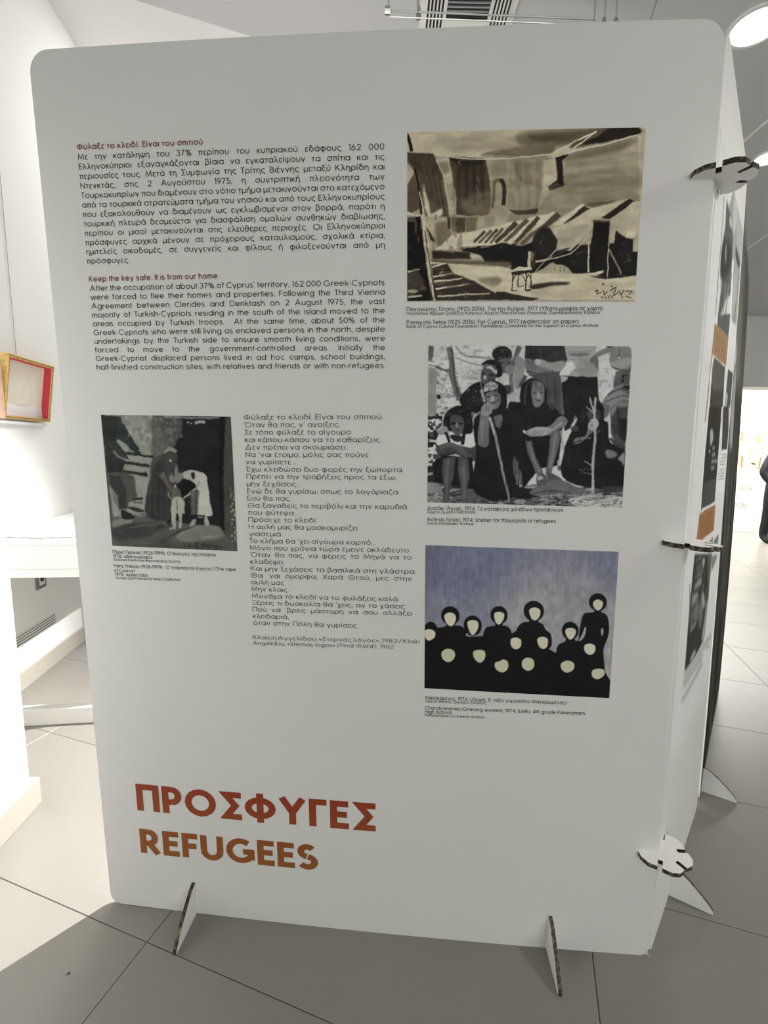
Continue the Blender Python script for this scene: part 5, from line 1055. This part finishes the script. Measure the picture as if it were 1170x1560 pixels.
p.P([545, 555, 735, 735, 690, 1560, 480, 1560, 500, 900], 205); p.P([565, 600, 725, 750, 680, 1560, 485, 1560, 520, 1000], (62, 58, 52), 1)
p.C([560, 640, 700, 770, 690, 1060, 540, 1040], (84, 82, 80), 10)
p.P([770, 780, 900, 900, 900, 1560, 700, 1560], 70, 1); p.C([765, 1150, 745, 1330, 730, 1350, 740, 1150], 160, 4)
band([(1071.2, 601.4), (1110.3, 626.5), (1095.2, 816.5), (1049.8, 857.9)], 1.15, 1.60)
p.fr(1040, 620, 7.09)
p.P([280, 0, 430, 0, 350, 1010, 190, 1110, 220, 600], 205); p.P([285, 0, 420, 0, 345, 1000, 197, 1080, 240, 500], (44, 40, 37), 1); p.P([232, 790, 360, 745, 345, 1000, 200, 1078], (66, 64, 66), 2)
p.C([295, 250, 320, 230, 330, 320, 300, 400], 150, 2); p.E(290, 455, 8, 18, 140, 0, 1)
for k, (x0, x1) in enumerate(((318, 345), (315, 352), (308, 375), (305, 342))): p.S([x0, 425+70*k, x1, 420+70*k], 34, 128, 3)
p.P([435, 0, 540, 0, 520, 445, 420, 445], 56, 1); p.P([495, 0, 560, 0, 530, 440, 490, 440], 168, 2)
p.P([410, 448, 500, 448, 470, 900, 370, 900], 198)
for k in range(8): p.S([415-5*k, 500+36*k+(20 if k > 3 else 0), 470-4*k, 492+34*k+(20 if k > 3 else 0)], 9, 120, 1)
p.P([190, 1120, 352, 1035, 336, 1320, 200, 1435, 146, 1430, 185, 1110], (152, 102, 52))
for k in range(7): p.S([185, 1175+36*k, 320, 1110+34*k], 7, (112, 70, 32), 1)
p.P([275, 1455, 325, 1400, 322, 1480], 110); p.P([335, 1440, 388, 1365, 378, 1485, 335, 1480], 104)
band([(1052.1, 830.6), (1096.9, 796.1), (1078.6, 1012.1), (1028.2, 1115.4)], .65, 1.20)
p.fr(1020, 820, 6.0)
p.P([228, 138, 384, 134, 350, 560, 318, 880, 280, 975, 235, 1065, 138, 1200, 180, 640], (52, 49, 45), 1)
p.P([350, 134, 384, 134, 372, 300, 345, 520], (86, 84, 80), 2); p.P([345, 520, 350, 560, 318, 880, 300, 960, 290, 900], (140, 138, 132), 3)
p.C([300, 180, 320, 180, 310, 260, 300, 240], 150, 2); p.S([240, 200, 290, 160], 8, 150, 1); p.P([240, 240, 300, 200, 310, 300, 250, 340], 78, 4); p.S([230, 350, 300, 300], 8, 130, 1); p.C([225, 420, 280, 340, 290, 400, 230, 450], 128, 3)
p.C([215, 500, 260, 480, 240, 560, 205, 590], 130, 4); p.C([290, 500, 310, 480, 320, 600, 290, 620], 150, 4); p.C([215, 600, 290, 560, 300, 700, 220, 740], 92, 8); p.S([190, 830, 240, 750], 12, 150, 2); p.N([180, 400, 340, 400, 320, 800, 180, 800], 110, 8, 26, .55, 54, .7); p.C([190, 1080, 225, 1000, 235, 1040, 190, 1110], 140, 2)
p.P([384, 150, 440, 140, 400, 250, 380, 290], 120, 2)
for a_ in ([135, 1235, 380, 870], [130, 1290, 300, 1040], [125, 1340, 290, 1090]): p.S(a_, 30, 158, 3)
p.S([112, 1480, 300, 1130], 26, 158, 3); p.S([330, 1010, 360, 960], 26, 160, 3)
picture('printed_face', p, lambda u, v, o: P2(u, v, o), .03, .73, .55, 2.2, panel2, k=1.55, grain=4, rough=.85)
# --- dark photographic print covering the farther panel
g = Pic([(0, 0), (100, 0), (100, 100), (0, 100)], 90, 220, (62, 60, 50)); A_ = [0, 0, 100, 0, 100, 100, 0, 100]
g.N(A_, (108, 105, 92), 9, 90, .45, 61, .8, 0, 5); g.N(A_, (28, 27, 22), 7, 70, .5, 62, .9, 0, 5); g.N(A_, (150, 146, 130), 4, 60, .72, 63, .7, 0, 6)
g.C([0, 8, 100, 8, 100, 22, 60, 27, 0, 24], (150, 148, 132), 4, .8); g.C([0, 0, 100, 0, 100, 8, 0, 10], (128, 128, 126), 3); g.P([0, 27, 100, 27, 100, 42, 0, 42], (66, 64, 54), 3, .8)
g.P([1, 23, 26, 23.5, 31, 37.6, 9, 37.6], 172, 1); g.P([1, 23, 9, 23, 6, 30, 2, 31], 60, 1); g.P([0, 17.5, 18, 20.5, 17, 23, 0, 23], 205, 0)
picture('printed_face', g, lambda u, v, o: P3(u, v, o), .03, L3_-.03, .06, 2.32, panel3, k=.9, grain=6, rough=.85)
# --- garden print far away
g = Pic([(1121, 657), (1161, 657), (1157, 721), (1119, 721)], 90, 110, (222, 218, 176)); g.fr(1110, 640, 19.5)
g.C([480, 360, 600, 320, 690, 380, 660, 600, 620, 760, 520, 700, 500, 520], (226, 218, 206), 8)
for a_, w_, c_ in (([500, 400, 560, 340, 660, 350, 690, 480, 660, 640], 22, (120, 106, 70)), ([690, 350, 690, 640, 650, 800, 630, 1080], 22, (128, 116, 72)), ([270, 420, 360, 380, 470, 370], 26, (130, 122, 84)), ([270, 1180, 330, 1260, 420, 1230, 450, 1080], 26, (78, 72, 38)), ([350, 1480, 350, 1260], 46, (112, 100, 50)), ([300, 1000, 340, 1160], 26, (96, 90, 54)), ([400, 860, 440, 920, 470, 1000], 34, (104, 94, 58)), ([490, 1000, 470, 1200, 380, 1400], 18, (130, 118, 72)), ([690, 1100, 680, 1500], 34, (128, 90, 50)), ([820, 860, 780, 1100], 24, (160, 146, 84)), ([930, 1120, 900, 1500], 26, (120, 108, 60)), ([960, 350, 990, 500, 960, 900], 16, (160, 160, 110)), ([220, 1520, 340, 1440, 420, 1480, 600, 1520], 44, (88, 74, 34)), ([640, 1110, 760, 1130], 16, (150, 110, 60)), ([560, 780, 620, 760], 30, (130, 110, 80))): g.S(a_, w_, c_, 4)
g.C([390, 480, 440, 520, 420, 580, 370, 560], (120, 112, 78), 6); g.C([800, 1300, 850, 1300, 860, 1370, 810, 1350], (80, 74, 30), 6); g.C([860, 520, 920, 540, 930, 680, 860, 640], (150, 146, 84), 10); g.E(565, 680, 50, 55, (238, 234, 214), 0, 4)
g.N([200, 330, 1000, 330, 960, 1550, 200, 1550], (150, 136, 84), 7, 9, .66, 71, .7)
gf = lambda u, v, o: np.array(go)[None, :]+u[:, None]*np.array(pd)+v[:, None]*PZ+o[:, None]*np.array(pn)
picture('printed_face', g, gf, -.44, .63, .01, .80, gp, k=.95, grain=6, off=.002)
